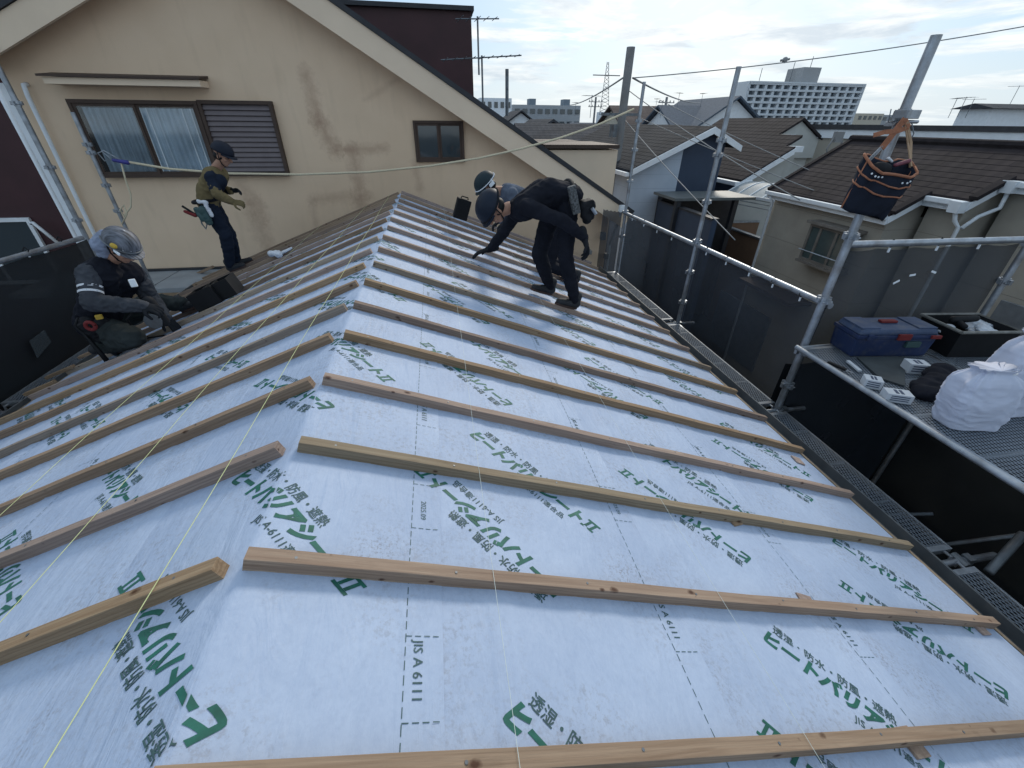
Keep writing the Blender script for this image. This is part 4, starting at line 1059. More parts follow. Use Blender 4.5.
# flat canopy and navy balcony parapet
cz = -.72
cpts = [Zp(658, 181, cz), Zp(694, 166, cz), Zp(738, 187, cz), Zp(706, 193, cz)]
b = MB(); cy_ = 13.6
b.b2((8.05, 13.4, -1.16), (10.9, 14.95, -1.08)); b.obj('balcony_canopy', mat('grey_canopy', (.12, .135, .14), .5, .2, 2), HW)
b = MB(); b.b2((8.15, 13.45, -7.4), (8.3, 13.6, -1.16)); b.b2((10.2, 13.45, -7.4), (10.35, 13.6, -1.16)); b.obj('canopy_post', m_darkmet, HW)
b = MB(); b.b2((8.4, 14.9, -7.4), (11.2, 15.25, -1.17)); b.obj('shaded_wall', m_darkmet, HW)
NB = thing('navy_balcony', (8.3, 12.5, -7.4), 'navy blue balcony parapet below the flat grey canopy', 'balcony')
q1, q2_ = Zp(660, 200, -1.35), Zp(713, 219, -1.35)
b = MB(); b.b2((q2_.x, q2_.y, -7.4), (q1.x+.12, q1.y, -1.39)); b.b2((q1.x, q1.y, -7.4), (q1.x+2.4, q1.y+.12, -1.39)); b.obj('parapet', MATS['navy_siding'], NB)
b = MB(); b.b2((q2_.x-.03, q2_.y, -1.387), (q1.x+.15, q1.y+.03, -1.34)); b.obj('coping', m_darkmet, NB)
OB = thing('tan_balcony', (11.7, 14, -7.4), 'tan brown balcony parapet beside the greige house corner', 'balcony')
q1, q2_ = V((11.6, Xp(714, 222, 11.6).y, 0)), V((11.6, 12.45, 0)); zo = Xp(714, 222, 11.6).z
m_tan = mat('tan_siding', (.20, .125, .082), .8, .1, 3, 0, .3, 30)
b = MB(); b.b2((q2_.x, q2_.y, -7.4), (q1.x+.1, q1.y, zo-.04)); b.b2((q1.x+.1, q1.y-.1, -7.4), (q1.x+2.0, q1.y, zo-.04)); b.obj('parapet', m_tan, OB)
b = MB(); b.b2((q2_.x-.04, q2_.y, zo-.037), (q1.x+.14, q1.y+.02, zo+.02)); b.b2((q1.x+.14, q1.y-.12, zo-.037), (q1.x+2.0, q1.y+.02, zo+.02)); b.obj('coping', m_galv, OB)
# curved polycarbonate cover
PC = thing('polycarbonate_cover', (12.2, 14, -2.4), 'curved translucent balcony cover with white ribs', 'balcony cover')
m_poly = bpy.data.materials.new('translucent_sheet'); t = NT(m_poly)
t.b.inputs['Base Color'].default_value = (.42, .47, .50, 1); t.b.inputs['Roughness'].default_value = .55; t.b.inputs['Specular IOR Level'].default_value = .15; t.b.inputs['Alpha'].default_value = .62
def cover_pt(s_, f):   # f 0..1 from low outer edge to wall
    pa = Xp(775, 201, 11.9); pb_ = Xp(726, 193, 11.9); P = pa.lerp(pb_, s_); return V((P.x+f*1.0, P.y, P.z+.42*sin(f*pi*.5)))
b = MB(); n = 10; mM = 8; vs = [cover_pt(i/n, j/mM) for i in range(n+1) for j in range(mM+1)]
b.add(vs, [(i*(mM+1)+j, i*(mM+1)+j+1, (i+1)*(mM+1)+j+1, (i+1)*(mM+1)+j) for i in range(n) for j in range(mM)]); b.obj('sheet', m_poly, PC, True)
for i in range(5):
    b = MB(); b.tube([cover_pt(i/4, j/8)+V((0, 0, .01)) for j in range(9)], .025, 6); b.obj('rib', m_white, PC)
b = MB(); b.beam(cover_pt(0, 0), cover_pt(1, 0), .05, .08); b.obj('edge_beam', m_white, PC)
for s_ in (0.02, .98):
    b = MB(); p = cover_pt(s_, .02); b.tube([p, V((p.x+.06, p.y, -2.4))], .03, 8); b.obj('post', m_white, PC)
b = MB()
for k in range(3): b.tube([cover_pt(.1, .3+.2*k)+V((0, 0, -.55)), cover_pt(.9, .3+.2*k)+V((0, 0, -.55))], .015, 6)
b.obj('laundry_pole', m_galv, PC)

# apartment block far behind
AP = thing('apartment_block', (97, 120, -7.4), 'long white apartment block on the skyline with grid of balconies', 'apartment block')
ax0, ax1 = 80.8, 114.2; zt = 9.9
m_apw = mat('pale_apartment', (.56, .60, .64), .8, .05, .2)
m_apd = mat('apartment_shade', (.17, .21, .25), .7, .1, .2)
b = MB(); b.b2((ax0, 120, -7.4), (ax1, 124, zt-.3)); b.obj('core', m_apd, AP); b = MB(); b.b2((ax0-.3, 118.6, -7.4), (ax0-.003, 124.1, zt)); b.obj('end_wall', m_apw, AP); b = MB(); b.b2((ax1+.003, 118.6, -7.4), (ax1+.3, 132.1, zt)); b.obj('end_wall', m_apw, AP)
nf, nc = 12, 14; fh = 1.32
b = MB()
for i in range(nf+1): z = zt-.35-fh*i; b.b2((ax0-.1, 118.6, z-.0), (ax1+.1, 119.99, z+ .46 if i else z+.35))
b.obj('balcony_band', m_apw, AP)
b = MB()
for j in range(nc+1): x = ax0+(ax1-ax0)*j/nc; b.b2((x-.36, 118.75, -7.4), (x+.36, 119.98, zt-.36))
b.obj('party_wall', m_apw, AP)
b = MB(); b.b2((ax0-.2, 118.5, zt+.003), (ax1+.2, 124.2, zt+.35)); b.obj('parapet', m_apw, AP)
b = MB(); p = Yp(800, 84, 122); q = Yp(819, 68, 122); b.b2((p.x-1, 121, zt+.36), (q.x, 127, q.z)); b.obj('lift_tower', mat('grey_tower', (.33, .34, .35), .8), AP)
b = MB(); b.tube([(ax0+15, 124, zt), (ax0+15, 124, zt+5)], .08, 5); b.tube([(q.x-1, 124, q.z), (q.x-1, 124, q.z+2.6)], .08, 5); b.tube([(ax0+6, 124, zt), (ax0+6, 124, zt+3.5)], .08, 5); b.obj('roof_mast', m_galv_d, AP)
# school-like block at left skyline
SC = thing('long_grey_block', (60, 190, -7.4), 'long low grey block on the skyline left of the utility pole', 'building')
a, c_ = Yp(513, 104.5, 150), Yp(581, 103.5, 150)
b = MB(); b.b2((a.x, 150, -7.4), (c_.x, 165, a.z)); b.obj('wall', mat('grey_school', (.34, .36, .38), .85, .05, .3), SC)
for i in range(9):
    for j in range(2): b = MB(); x = a.x+(c_.x-a.x)*(i+.25)/9; b.b2((x, 149.8, a.z-2.2-j*3.2), (x+1.5, 149.99, a.z-1-j*3.2)); b.obj('window', m_glass, SC)
for px in (532, 566): b = MB(); q = Yp(px, 103, 152); b.b2((q.x-1, 151, a.z), (q.x+1, 155, a.z+1.6)); b.obj('roof_box', m_apd, SC)

# scattered houses of the town
def small_house(x, y, w_, d_, zw, zr, wallm, roofm, ridge_x, label):
    t_ = thing('town_house', (x, y, -7.4), label, 'house', 'houses on the skyline')
    b = MB(); b.b2((x-w_/2, y-d_/2, -7.4), (x+w_/2, y+d_/2, zw))
    if ridge_x: b.prism([(x-w_/2+.01, y-d_/2, zw-.01), (x-w_/2+.01, y+d_/2, zw-.01), (x-w_/2+.01, y, zr-.1)], (w_-.02, 0, 0))
    else: b.prism([(x-w_/2, y-d_/2+.01, zw-.01), (x+w_/2, y-d_/2+.01, zw-.01), (x, y-d_/2+.01, zr-.1)], (0, d_-.02, 0))
    b.obj('wall', wallm, t_)
    b = MB(); o_ = .5
    if ridge_x:
        s1 = (zr-zw)/(d_/2)
        for sg in (-1, 1):
            b.prism([(x-w_/2-o_, y, zr+.03), (x-w_/2-o_, y+sg*(d_/2+o_), zw-s1*o_+.03), (x-w_/2-o_, y+sg*(d_/2+o_), zw-s1*o_+.2), (x-w_/2-o_, y, zr+.2)], (w_+2*o_, 0, 0))
    else:
        s1 = (zr-zw)/(w_/2)
        for sg in (-1, 1):
            b.prism([(x, y-d_/2-o_, zr+.03), (x+sg*(w_/2+o_), y-d_/2-o_, zw-s1*o_+.03), (x+sg*(w_/2+o_), y-d_/2-o_, zw-s1*o_+.2), (x, y-d_/2-o_, zr+.2)], (0, d_+2*o_, 0))
    b.obj('roof', roofm, t_)
    for k in range(random.choice((1, 2))):
        b = MB(); wx_ = x-w_/4+k*w_/2; b.b2((wx_-.6, y-d_/2-.03, zw-1.9), (wx_+.6, y-d_/2-.002, zw-.8)); b.obj('window', m_glass, t_)
    return t_
roofms = [tile_mat('town_tile_a', (.05, .052, .06), 'y', .4), tile_mat('town_tile_b', (.05, .052, .06), 'x', .4), tile_mat('town_tile_c', (.10, .08, .075), 'y', .4), mat('blue_grey_roof', (.085, .11, .145), .8, spec=.15)]
wallms = [m_white, m_apw, mat('cream_wall', (.50, .46, .38), .85), mat('grey_wall', (.34, .36, .38), .85), mat('blue_white_wall', (.45, .52, .62), .8)]
# nearer recognisable ones: dark hip roof, white gable with blue-grey roof
def roof_at(px, py, y, w_, d_, rise, rx, wm_, rm_, label):
    a = Yp(px, py, y); small_house(a.x, y+(d_/2 if not rx else 0), w_, d_, a.z-rise, a.z, wm_, rm_, rx, label)
roof_at(552, 122, 36, 9, 8, 2.6, False, m_white, roofms[1], 'dark hip like roof just above the beige annex')
roof_at(600, 128, 27, 9, 8, 1.3, True, m_white, roofms[0], 'long dark tiled roof behind the beige annex')
roof_at(737, 98.5, 42, 9, 10, 2.9, False, m_white, roofms[3], 'white gabled house with blue grey roof before the apartment block')
roof_at(700, 108, 46, 8, 8, 2.0, True, m_white, roofms[3], 'blue grey roof left of the white gable')
roof_at(521, 112, 62, 6, 8, 2, False, m_white, roofms[0], 'white walled house under the long grey block')
roof_at(650, 108, 55, 9, 7, 1.6, True, wallms[2], roofms[2], 'brown roof between the scaffold poles on the skyline')
positions = ['near the long grey block', 'behind the lattice mast', 'left of the tall pole', 'right of the tall pole', 'beyond the brown tile roof', 'left of the white apartment block', 'right of the white apartment block', 'above the white band']
cnt = 0
dirs_ = [(-.02), .04, .09, .14, .2, .25, .32, .4, .47, .55, .63, .72, .82, .93, 1.05, 1.2, 1.35]
desc_w = ['white', 'pale', 'cream', 'grey', 'bluish']; desc_r = ['grey tile', 'dark tile', 'brown tile', 'blue grey']
rows_ = ['nearest skyline', 'second skyline', 'third skyline', 'farthest skyline']
ordn = 'first second third fourth fifth sixth seventh eighth ninth tenth eleventh twelfth thirteenth fourteenth fifteenth sixteenth seventeenth'.split()
for ri, yy in enumerate((50, 72, 98, 140)):
    for di, dx in enumerate(dirs_):
        x = .58+dx*yy*1.02+random.uniform(-2, 2); y = yy+random.uniform(-4, 4)
        if 70 < x < 122 and 108 < y < 140: continue
        wi = random.randrange(5); rI = random.randrange(4); h_ = random.uniform(-.9, .2)+ri*.25
        px = 0
        q = V((x, y, h_))-CAM; zc = q.dot(fw); px = 512+F*q.dot(ax)/zc
        if px > 1060: continue
        small_house(x, y, random.uniform(7, 10), random.uniform(7, 10), h_-1.5, h_+random.uniform(-.1, .5), wallms[wi], roofms[rI], random.random() < .5,
                    f'{desc_w[wi]} house with {desc_r[rI]} roof in the {rows_[ri]} row, {ordn[di]} from the left')
for i, (px, py, yy, ww_, lb_) in enumerate(((496, 98, 110, 7, 'mid-rise block seen past the short roof pole'), (860, 112, 0, 0, ''), (872, 113.5, 150, 10, 'small grey block just right of the apartment block'), (893, 115, 170, 14, 'low pale block on the right skyline'), (640, 112, 130, 18, 'grey block behind the scaffold poles'), (540, 104, 0, 0, ''), (690, 109, 120, 10, 'small block on the skyline left of the apartment'))):
    if ww_:
        a = Yp(px, py, yy); t_ = thing('distant_block', (a.x, yy, -7.4), lb_, 'building', 'blocks on the skyline')
        b = MB(); b.b2((a.x-ww_/2, yy, -7.4), (a.x+ww_/2, yy+10, a.z)); b.obj('wall', wallms[i % 4], t_)
        for k in range(5): b = MB(); b.b2((a.x-ww_/2+.3+k*ww_/5, yy-.1, a.z-1.8), (a.x-ww_/2+.3+k*ww_/5+ww_/9, yy-.01, a.z-.7)); b.obj('window', m_glass, t_)
# distant antennas on roofs
for i, (px, py, yy) in enumerate(((590, 118, 30), (677, 108, 44), (700, 108, 45), (948, 118, 30), (957, 117, 30), (965, 118, 31), (1010, 104, 33), (575, 116, 50), (655, 112, 50), (660, 118, 40))):
    antenna(Yp(px, py, yy), 1.2, random.uniform(0, 3), 6, 1.3, f'small roof antenna on the skyline, {["first","second","third","fourth","fifth","sixth","seventh","eighth","ninth","tenth"][i]} of the scattered ones')

# ================================================================== people
m_skin = mat('skin', (.36, .20, .14), .6, .12, 30, 0, .1, 200, spec=.3)
def cloth(name, col, var=.25): return mat(name, col, .9, var, 9, 0, .5, 160, .003, spec=.12)
m_navy = cloth('navy_cloth', (.014, .020, .034)); m_blk = cloth('black_cloth', (.0125, .014, .021)); m_khaki = cloth('khaki_cloth', (.16, .125, .065))
m_grey = cloth('charcoal_cloth', (.050, .055, .066)); m_olive = cloth('grey_green_cloth', (.032, .039, .040)); m_blg = cloth('grey_blue_cloth', (.10, .12, .16))
m_glove = cloth('black_glove', (.018, .020, .024)); m_boot = mat('dark_shoe', (.020, .022, .026), .7, .3, 20); m_sole = mat('brown_sole', (.06, .035, .028), .8)
m_towel = cloth('pale_towel', (.26, .30, .40)); m_white_c = cloth('white_cloth', (.60, .62, .66), .1)
m_red = mat('red_plastic', (.17, .025, .026), .6, spec=.2); m_yel = mat('yellow_plastic', (.50, .33, .04), .5); m_teal = mat('teal_plastic', (.035, .075, .075), .6)
m_leather = mat('black_leather', (.013, .014, .017), .7, .3, 20, spec=.15)
def remesh(mb, name, mt, parent, vox=.012, smooth=6, wrinkle=0, seed=0, wscale=14):
    o = mb.obj(name, mt, parent)
    md = o.modifiers.new('r', 'REMESH'); md.mode = 'VOXEL'; md.voxel_size = vox; md.adaptivity = 0
    ms_ = o.modifiers.new('s', 'SMOOTH'); ms_.iterations = smooth; ms_.factor = .5
    dg = bpy.context.evaluated_depsgraph_get(); dg.update()
    me = bpy.data.meshes.new_from_object(o.evaluated_get(dg)); me.name = name
    o.modifiers.clear(); old = o.data; o.data = me; bpy.data.meshes.remove(old)
    if wrinkle:
        ns = [v.normal.copy() for v in me.vertices]
        for v, n in zip(me.vertices, ns):
            c = v.co*wscale+V((seed, seed*2.1, 0)); w_ = mnoise.noise(V((c.x, c.y, c.z*1.6)))+.5*mnoise.noise(c*2.3)
            w_ = (1-abs(w_)*2.2)*.5
            v.co += n*w_*wrinkle
    if not me.materials: me.materials.append(mt)
    me.shade_smooth(); return o
def frame(f, u):
    f = V(f).normalized(); s = f.cross(V(u)).normalized(); u = s.cross(f); return s, f, u      # s = the person's right
def Rm3(s, f, u): return Matrix((s, f, u)).transposed()
def head_geo(b, c, f, u, k=1):
    s, f, u = frame(f, u); R = Rm3(s, f, u); c = V(c)
    P = lambda x, y, z: c+(s*x+f*y+u*z)*k
    b.ell(P(0, -.012, .03), (.076*k, .096*k, .088*k), R, 20, 14); b.ell(P(0, .022, -.045), (.056*k, .066*k, .066*k), R, 16, 10)
    b.ell(P(0, .045, -.092), (.030*k, .030*k, .022*k), R, 12, 8)
    b.cone(P(0, .088, .012), .010*k, P(0, .110, -.026), .016*k); b.ell(P(0, .078, .028), (.052*k, .018*k, .012*k), R, 12, 8)
    b.ell(P(0, .082, -.060), (.026*k, .012*k, .008*k), R, 10, 6)
    for q in (-1, 1):
        b.ell(P(q*.078, -.005, -.01), (.012*k, .022*k, .034*k), R, 10, 8); b.ell(P(q*.040, .062, -.025), (.026*k, .026*k, .022*k), R, 10, 8)
    return P, R, k
def eyes(par, P, R, k=1):
    for q in (-1, 1):
        b = MB(); b.ell(P(q*.030, .083, .006), (.012*k, .008*k, .007*k), R, 10, 6); b.obj('eye', m_black, par, True)
    b = MB(); b.ell(P(0, -.03, -.015), (.080*k, .085*k, .062*k), R, 14, 8); b.obj('hair', m_black, par, True)
def hand(par, wrist, d, n, mt, name='glove', curl=.5, side=1, k=1.0, own=True):
    """five-finger hand: d = direction of the palm, n = palm normal (towards what it holds)"""
    d = V(d).normalized(); n = V(n); n = (n-d*n.dot(d)).normalized(); s = d.cross(n)*side; w0 = V(wrist); b = MB()
    R = Matrix((s, d, n)).transposed(); b.ell(w0+d*.045*k, (.042*k, .056*k, .019*k), R, 14, 10); b.cone(w0-d*.05*k, .033*k, w0+d*.02*k, .028*k)
    for i, (x, L) in enumerate(((-.030, .072), (-.010, .082), (.010, .077), (.030, .060))):
        p = w0+d*.085*k+s*x*k; a = 0; b.cone(w0+d*.05*k+s*x*.8*k, .012*k, p, .0115*k)
        for j, fr in enumerate((.42, .33, .25)):
            a += curl*(.55 if j == 0 else .85); q = p+(d*cos(a)+n*sin(a)+s*x*2.2)*L*fr*1.15*k; b.cone(p, (.0112-.001*j)*k, q, (.0103-.001*j)*k, 10); p = q
    t0 = w0+d*.025*k-s*.03*k; t1 = t0+(-s*.035+d*.025+n*.014)*k; t2 = t1+(-s*.006+d*.032+n*.018*(1+curl))*k; b.cone(t0, .016*k, t1, .0135*k, 10); b.cone(t1, .0135*k, t2, .011*k, 10)
    return remesh(b, name, mt, par, .0045, 2)
def shoe(par, ankle, f, n, mt=None):
    s, f_, u = frame(f, n); R = Rm3(s, f_, u); a = V(ankle); P = lambda x, y, z: a+s*x+f_*y+u*z
    b = MB(); b.cone(P(0, -.035, -.035), .046, P(0, .10, -.048), .038); b.cone(P(0, .07, -.048), .042, P(0, .165, -.055), .036); b.cone(P(0, -.01, .05), .050, P(0, -.02, -.02), .048)
    o = remesh(b, 'shoe', mt or m_boot, par, .008, 3)
    b = MB(); poly = []
    for i in range(20):
        t_ = 2*pi*i/20; yy = .068+.138*sin(t_); xx = (.040+.008*sin(t_*1.0-.3))*cos(t_); poly.append(P(xx, yy, -.092))
    b.prism(poly, u*.022); b.obj('sole', m_sole, par); return o
def helmet(par, P, R, k, mt, band=None, brim=.045, tilt=0):
    s, f, u = [R.col[i] for i in range(3)]; c = P(0, -.012, .030); vs = []; fs = []; rings, seg = 10, 28
    th = MB()
    for i in range(rings+1):
        ph = (pi/2)*i/rings
        for j in range(seg):
            a = 2*pi*j/seg; rx, ry, rz_ = .108*k, .135*k, .118*k; z = sin(ph); r_ = cos(ph)**.85
            ridge = 1+.03*max(0, cos(a*2))*(1-abs(z-.5))
            th.v.append(c+s*(r_*cos(a)*rx*ridge)+f*(r_*sin(a)*ry)+u*(z*rz_+.012))
    for i in range(rings):
        for j in range(seg): a = i*seg+j; b_ = i*seg+(j+1) % seg; th.f.append((a, b_, b_+seg, a+seg)); th.mi.append(0)
    o = th.obj('helmet', mt, par, True); md = o.modifiers.new('t', 'SOLIDIFY'); md.thickness = .006
    b = MB(); top = []; bot = []
    for j in range(13):
        a = radians(20+140*j/12); e = brim*sin((a-radians(20))/radians(140)*pi)
        p0 = c+s*(cos(a)*.108*k)+f*(sin(a)*.135*k)+u*.012; p1 = c+s*(cos(a)*(.108*k+e*.4))+f*(sin(a)*.135*k+e)+u*(.0); top += [p0, p1]
    b.v = [V(p) for p in top]+[V(p)-u*.006 for p in top]; n = 26
    for j in range(12): a = 2*j; b.f += [(a, a+1, a+3, a+2), (a+n, a+2+n, a+3+n, a+1+n), (a+1, a+1+n, a+3+n, a+3)]; b.mi += [0]*3
    b.obj('helmet_brim', mt, o)
    if band:
        b = MB(); pts = [c+s*(cos(2*pi*j/24)*.1115*k)+f*(sin(2*pi*j/24)*.1385*k)+u*.026 for j in range(25)]; b.tube(pts, .006, 6); b.obj('helmet_band', band, o)
    b = MB()
    for q in (-1, 1): b.tube([c+s*q*.10*k+u*.01, c+s*q*.085*k+f*.02-u*.06, P(q*.045, .03, -.095), P(0, .045, -.118)], .006, 6)
    b.obj('chin_strap', m_black, o); return o

def person(label, J, mats, hs=1.0, jw=.010, group=None, bulk=1.0):
    """J: joints; mats: jacket, trousers, sleeve"""
    base = (J['ankR']+J['ankL'])/2; t_ = thing('person', base, label, 'person', group)
    b = MB(); P, R, k = head_geo(b, J['head'], J['hf'], J['hu'], hs)
    b.cone(J['head']-V(J['hu'])*.05, .052, J['neck'], .058)
    ch = (J['shR']+J['shL'])/2; pel = J['pel']; mid = J.get('mid', (ch+pel)/2)
    b.cone(ch, .06, J['neck'], .052)
    for q in ('R', 'L'):
        b.cone(J['sh'+q], .045, ch, .06); b.cone(J['sh'+q], .045, J['elb'+q], .034); b.cone(J['elb'+q], .034, J['wr'+q], .024)
        b.cone(J['hip'+q], .075, J['kn'+q], .048); b.cone(J['kn'+q], .048, J['ank'+q], .034); b.cone(J['hip'+q], .07, pel, .09); b.cone(J['ank'+q], .034, J['ank'+q]+V((0, 0, -.04)), .032)
    b.cone(ch, .075, mid, .07); b.cone(mid, .07, pel, .09)
    body = remesh(b, 'body', m_skin, t_, .0075, 3)
    eyes(t_, P, R, k)
    # jacket
    jk = MB(); side = (J['shR']-J['shL']).normalized(); hs_ = (J['hipR']-J['hipL']).normalized()
    for q, sg in (('R', 1), ('L', -1)):
        sh = J['sh'+q]; jk.cone(ch+side*sg*.085*bulk, .115*bulk, mid+hs_*sg*.062*bulk, .115*bulk); jk.cone(mid+hs_*sg*.062*bulk, .115*bulk, pel+hs_*sg*.055, .115*bulk); jk.cone(sh-side*sg*.01, .073, ch+side*sg*.05, .10)
    jk.cone(J['neck']+(ch-J['neck'])*.35, .068, ch, .11)
    sl = MB()
    for q, sg in (('R', 1), ('L', -1)):
        e = J['elb'+q]; w_ = J['wr'+q]; sh = J['sh'+q]; tgt = sl if 'sleeve' in mats else jk
        B_ = bulk; tgt.cone(sh, .070*B_, sh.lerp(e, .5), .063*B_); tgt.cone(sh.lerp(e, .5), .063*B_, e, .056*B_); tgt.cone(e, .057*B_, e.lerp(w_, .55), .051*B_); tgt.cone(e.lerp(w_, .55), .051*B_, w_, .038*B_)
    remesh(jk, 'jacket', mats['jacket'], t_, .010, 4, jw, 3, 9)
    if 'sleeve' in mats: remesh(sl, 'sleeves', mats['sleeve'], t_, .009, 3, jw*.8, 5)
    tr_ = MB()
    for q, sg in (('R', 1), ('L', -1)):
        h, kk, a = J['hip'+q], J['kn'+q], J['ank'+q]
        B_ = bulk; tr_.cone(h, .098*B_, h.lerp(kk, .5), .088*B_); tr_.cone(h.lerp(kk, .5), .088*B_, kk, .072*B_); tr_.cone(kk, .074*B_, kk.lerp(a, .4), .070*B_); tr_.cone(kk.lerp(a, .4), .070*B_, a, .050*B_); tr_.cone(h, .10, pel, .118)
    remesh(tr_, 'trousers', mats['trousers'], t_, .010, 4, jw*1.2, 8, 8)
    return t_, P, R, k
def onplane(p, side, up):
    """put an ankle above the batten tops"""
    z = -p.x*math.tan(TR) if side > 0 else p.x*math.tan(TL); return V((p.x, p.y, z+up))

# ---- 1. standing worker, left rear
J = dict(head=Yp(223, 155.5, 6.5), hf=(.86, -.22, -.42), hu=(.40, -.05, .9), neck=Yp(216, 168.5, 6.54), shR=Yp(211, 178, 6.36), shL=Yp(220, 174, 6.72), pel=Yp(209, 203, 6.55),
         elbR=Yp(217, 194, 6.28), wrR=Yp(232.5, 202, 6.35), elbL=Yp(219, 189, 6.82), wrL=Yp(231, 191, 6.62), hipR=Yp(209, 207, 6.46), hipL=Yp(212, 206, 6.64),
         knR=Yp(226, 235, 6.42), knL=Yp(229, 233, 6.66))
a = Yp(229, 262, 6.50); J['ankR'] = onplane(a, -1, .10); a = Yp(236, 258, 6.72); J['ankL'] = onplane(a, -1, .10); J['mid'] = Yp(209, 190, 6.55)
p1, P, R, k = person('worker in khaki and navy with tool belt standing on the far left of the roof', J, dict(jacket=m_khaki, trousers=m_navy, sleeve=m_khaki), 1.0, .014, bulk=1.06)
helmet(p1, P, R, k, mat('navy_helmet', (.010, .014, .026), .6, .15, 9, spec=.2))
hand(p1, J['wrR'], (.9, -.1, -.1), (0, .6, -.6), m_khaki, curl=.9); hand(p1, J['wrL'], (.9, -.1, .1), (0, -.6, -.6), m_glove, curl=.8)
shoe(p1, J['ankR'], (.93, -.1, .3), nL); shoe(p1, J['ankL'], (.93, .1, .3), nL)
b = MB(); ch = J['shR'].lerp(J['shL'], .5)
b.cone(J['neck']+V((.0, -.04, -.04)), .06, J['shR']+V((.01, -.01, .0)), .078); b.cone(J['shR']+V((.01, -.005, 0)), .080, J['shR'].lerp(J['elbR'], .75)+V((.0, -.0, 0)), .066); b.cone(J['shR']+V((.07, .04, -.04)), .085, J['pel']+V((.09, -.05, .10)), .085); remesh(b, 'vest_panel', m_navy, p1, .010, 3, .006)
b = MB()
for i in range(17): pass
pc = J['pel']+V((0, 0, .04)); ring = [pc+V((cos(2*pi*i/20)*.165, sin(2*pi*i/20)*.20, .02*cos(2*pi*i/20))) for i in range(21)]
b.tube(ring, .022, 8); b.obj('tool_belt', m_leather, p1, True)
q = Yp(205, 208, 6.28); b = MB(); b.cone(q+V((-.05, 0, .08)), .022, q+V((.03, 0, .06)), .026); b.cone(q+V((.02, 0, .05)), .024, q+V((.05, 0, -.09)), .02); remesh(b, 'white_pouch', m_white_c, p1, .009, 2, .014, 6, 16)
b = MB(); b.cone(q+V((-.10, 0, -.02)), .035, q+V((-.06, 0, -.13)), .04); b.cone(q+V((-.03, 0, -.02)), .045, q+V((-.01, 0, -.17)), .038); remesh(b, 'tool_pouch', m_teal, p1, .009, 2, .016, 6, 16)
b = MB(); b.tube([Yp(182, 206, 6.25), Yp(198, 216, 6.27)], .014, 8); b.obj('tool_handle', m_black, p1)
b = MB(); b.cone(Yp(185, 211.5, 6.25), .018, Yp(195, 215, 6.27), .028); b.obj('red_tool', m_red, p1, True)
b = MB(); b.tube([Yp(200, 217, 6.26), Yp(202, 224, 6.26), Yp(206, 229, 6.26), Yp(207, 224, 6.26), Yp(203, 219, 6.26)], .010, 6); b.obj('carabiner', m_galv_d, p1)

# ---- 2. bent-over worker in black
J = dict(head=Yp(494, 210, 4.02), hf=(-.42, -.12, -.9), hu=(-.86, -.28, .42), neck=Yp(509, 208, 4.08), shR=Yp(517, 210, 4.27), shL=Yp(527, 207, 3.90), pel=Yp(567, 197, 4.10), mid=Yp(545, 192, 4.09),
         elbL=Yp(563, 221, 3.76), wrL=Yp(584, 237, 3.80), elbR=Yp(504, 232, 4.45), wrR=Yp(490, 249, 4.62), hipL=Yp(568, 207, 4.0), hipR=Yp(553, 208, 4.2),
         knL=Yp(565, 255, 3.92), knR=Yp(539, 254, 4.20))
# person's left side is nearest the camera (he faces the ridge)
J['ankL'] = onplane(Yp(575, 297, 3.98), 1, .10); J['ankR'] = onplane(Yp(550, 285, 4.22), 1, .10)
p2, P, R, k = person('worker in black bending down over the battens with one hand reaching to the roof', J, dict(jacket=m_blk, trousers=m_blk), 1.04, .013, bulk=1.0)
helmet(p2, P, R, k*1.1, mat('dark_blue_helmet', (.008, .014, .028), .5, .2, 9, spec=.22), m_leather, .03)
for zz in (.02, .045, .07): 
    b = MB(); b.box(P(-.088+.9*(zz-.02)*.35, -.03, .03+zz), (.012, .03, .016), R); b.obj('helmet_mark', m_white_c, p2, bevel=.003)
hand(p2, J['wrL'], (.35, -.05, -.9), (-.8, 0, -.2), m_glove, curl=.6, k=1.25); hand(p2, J['wrR'], (-.85, .1, -.25), (-.1, 0, -1), m_glove, curl=.3, k=1.25)
sd_ = (-.93, -.15, .34); shoe(p2, J['ankL'], sd_, nR); shoe(p2, J['ankR'], sd_, nR)
pc = J['pel']+V((-.02, 0, .0)); s_, f_, u_ = frame((pc-J['mid']), (0, 0, 1)); ring = [pc+s_*cos(2*pi*i/20)*.175+u_*sin(2*pi*i/20)*.14-f_*.0 for i in range(21)]
b = MB(); b.tube(ring, .024, 8); b.obj('tool_belt', m_leather, p2, True)
b = MB(); q = Yp(587, 209, 3.88); b.box(q, (.10, .10, .15), Matrix.Rotation(-.15, 3, 'Y'), taper=1.1); b.cone(q+V((-.03, -.02, .03)), .045, q+V((-.0, -.02, -.08)), .045); b.cone(q+V((.03, -.0, .03)), .045, q+V((.04, 0, -.06)), .035); remesh(b, 'tool_pouch', m_leather, p2, .01, 4, .012, 6, 12)
b = MB(); b.box(Yp(574, 200, 3.86), (.07, .05, .24), Matrix.Rotation(-.3, 3, 'Y')); b.obj('belt_strap', mat('patterned_strap', (.10, .105, .11), .8, .9, 60), p2, bevel=.01)
b = MB(); b.tube([Yp(592, 208, 3.8), Yp(596, 214, 3.8)], .016, 6); b.obj('silver_tool', m_galv, p2)

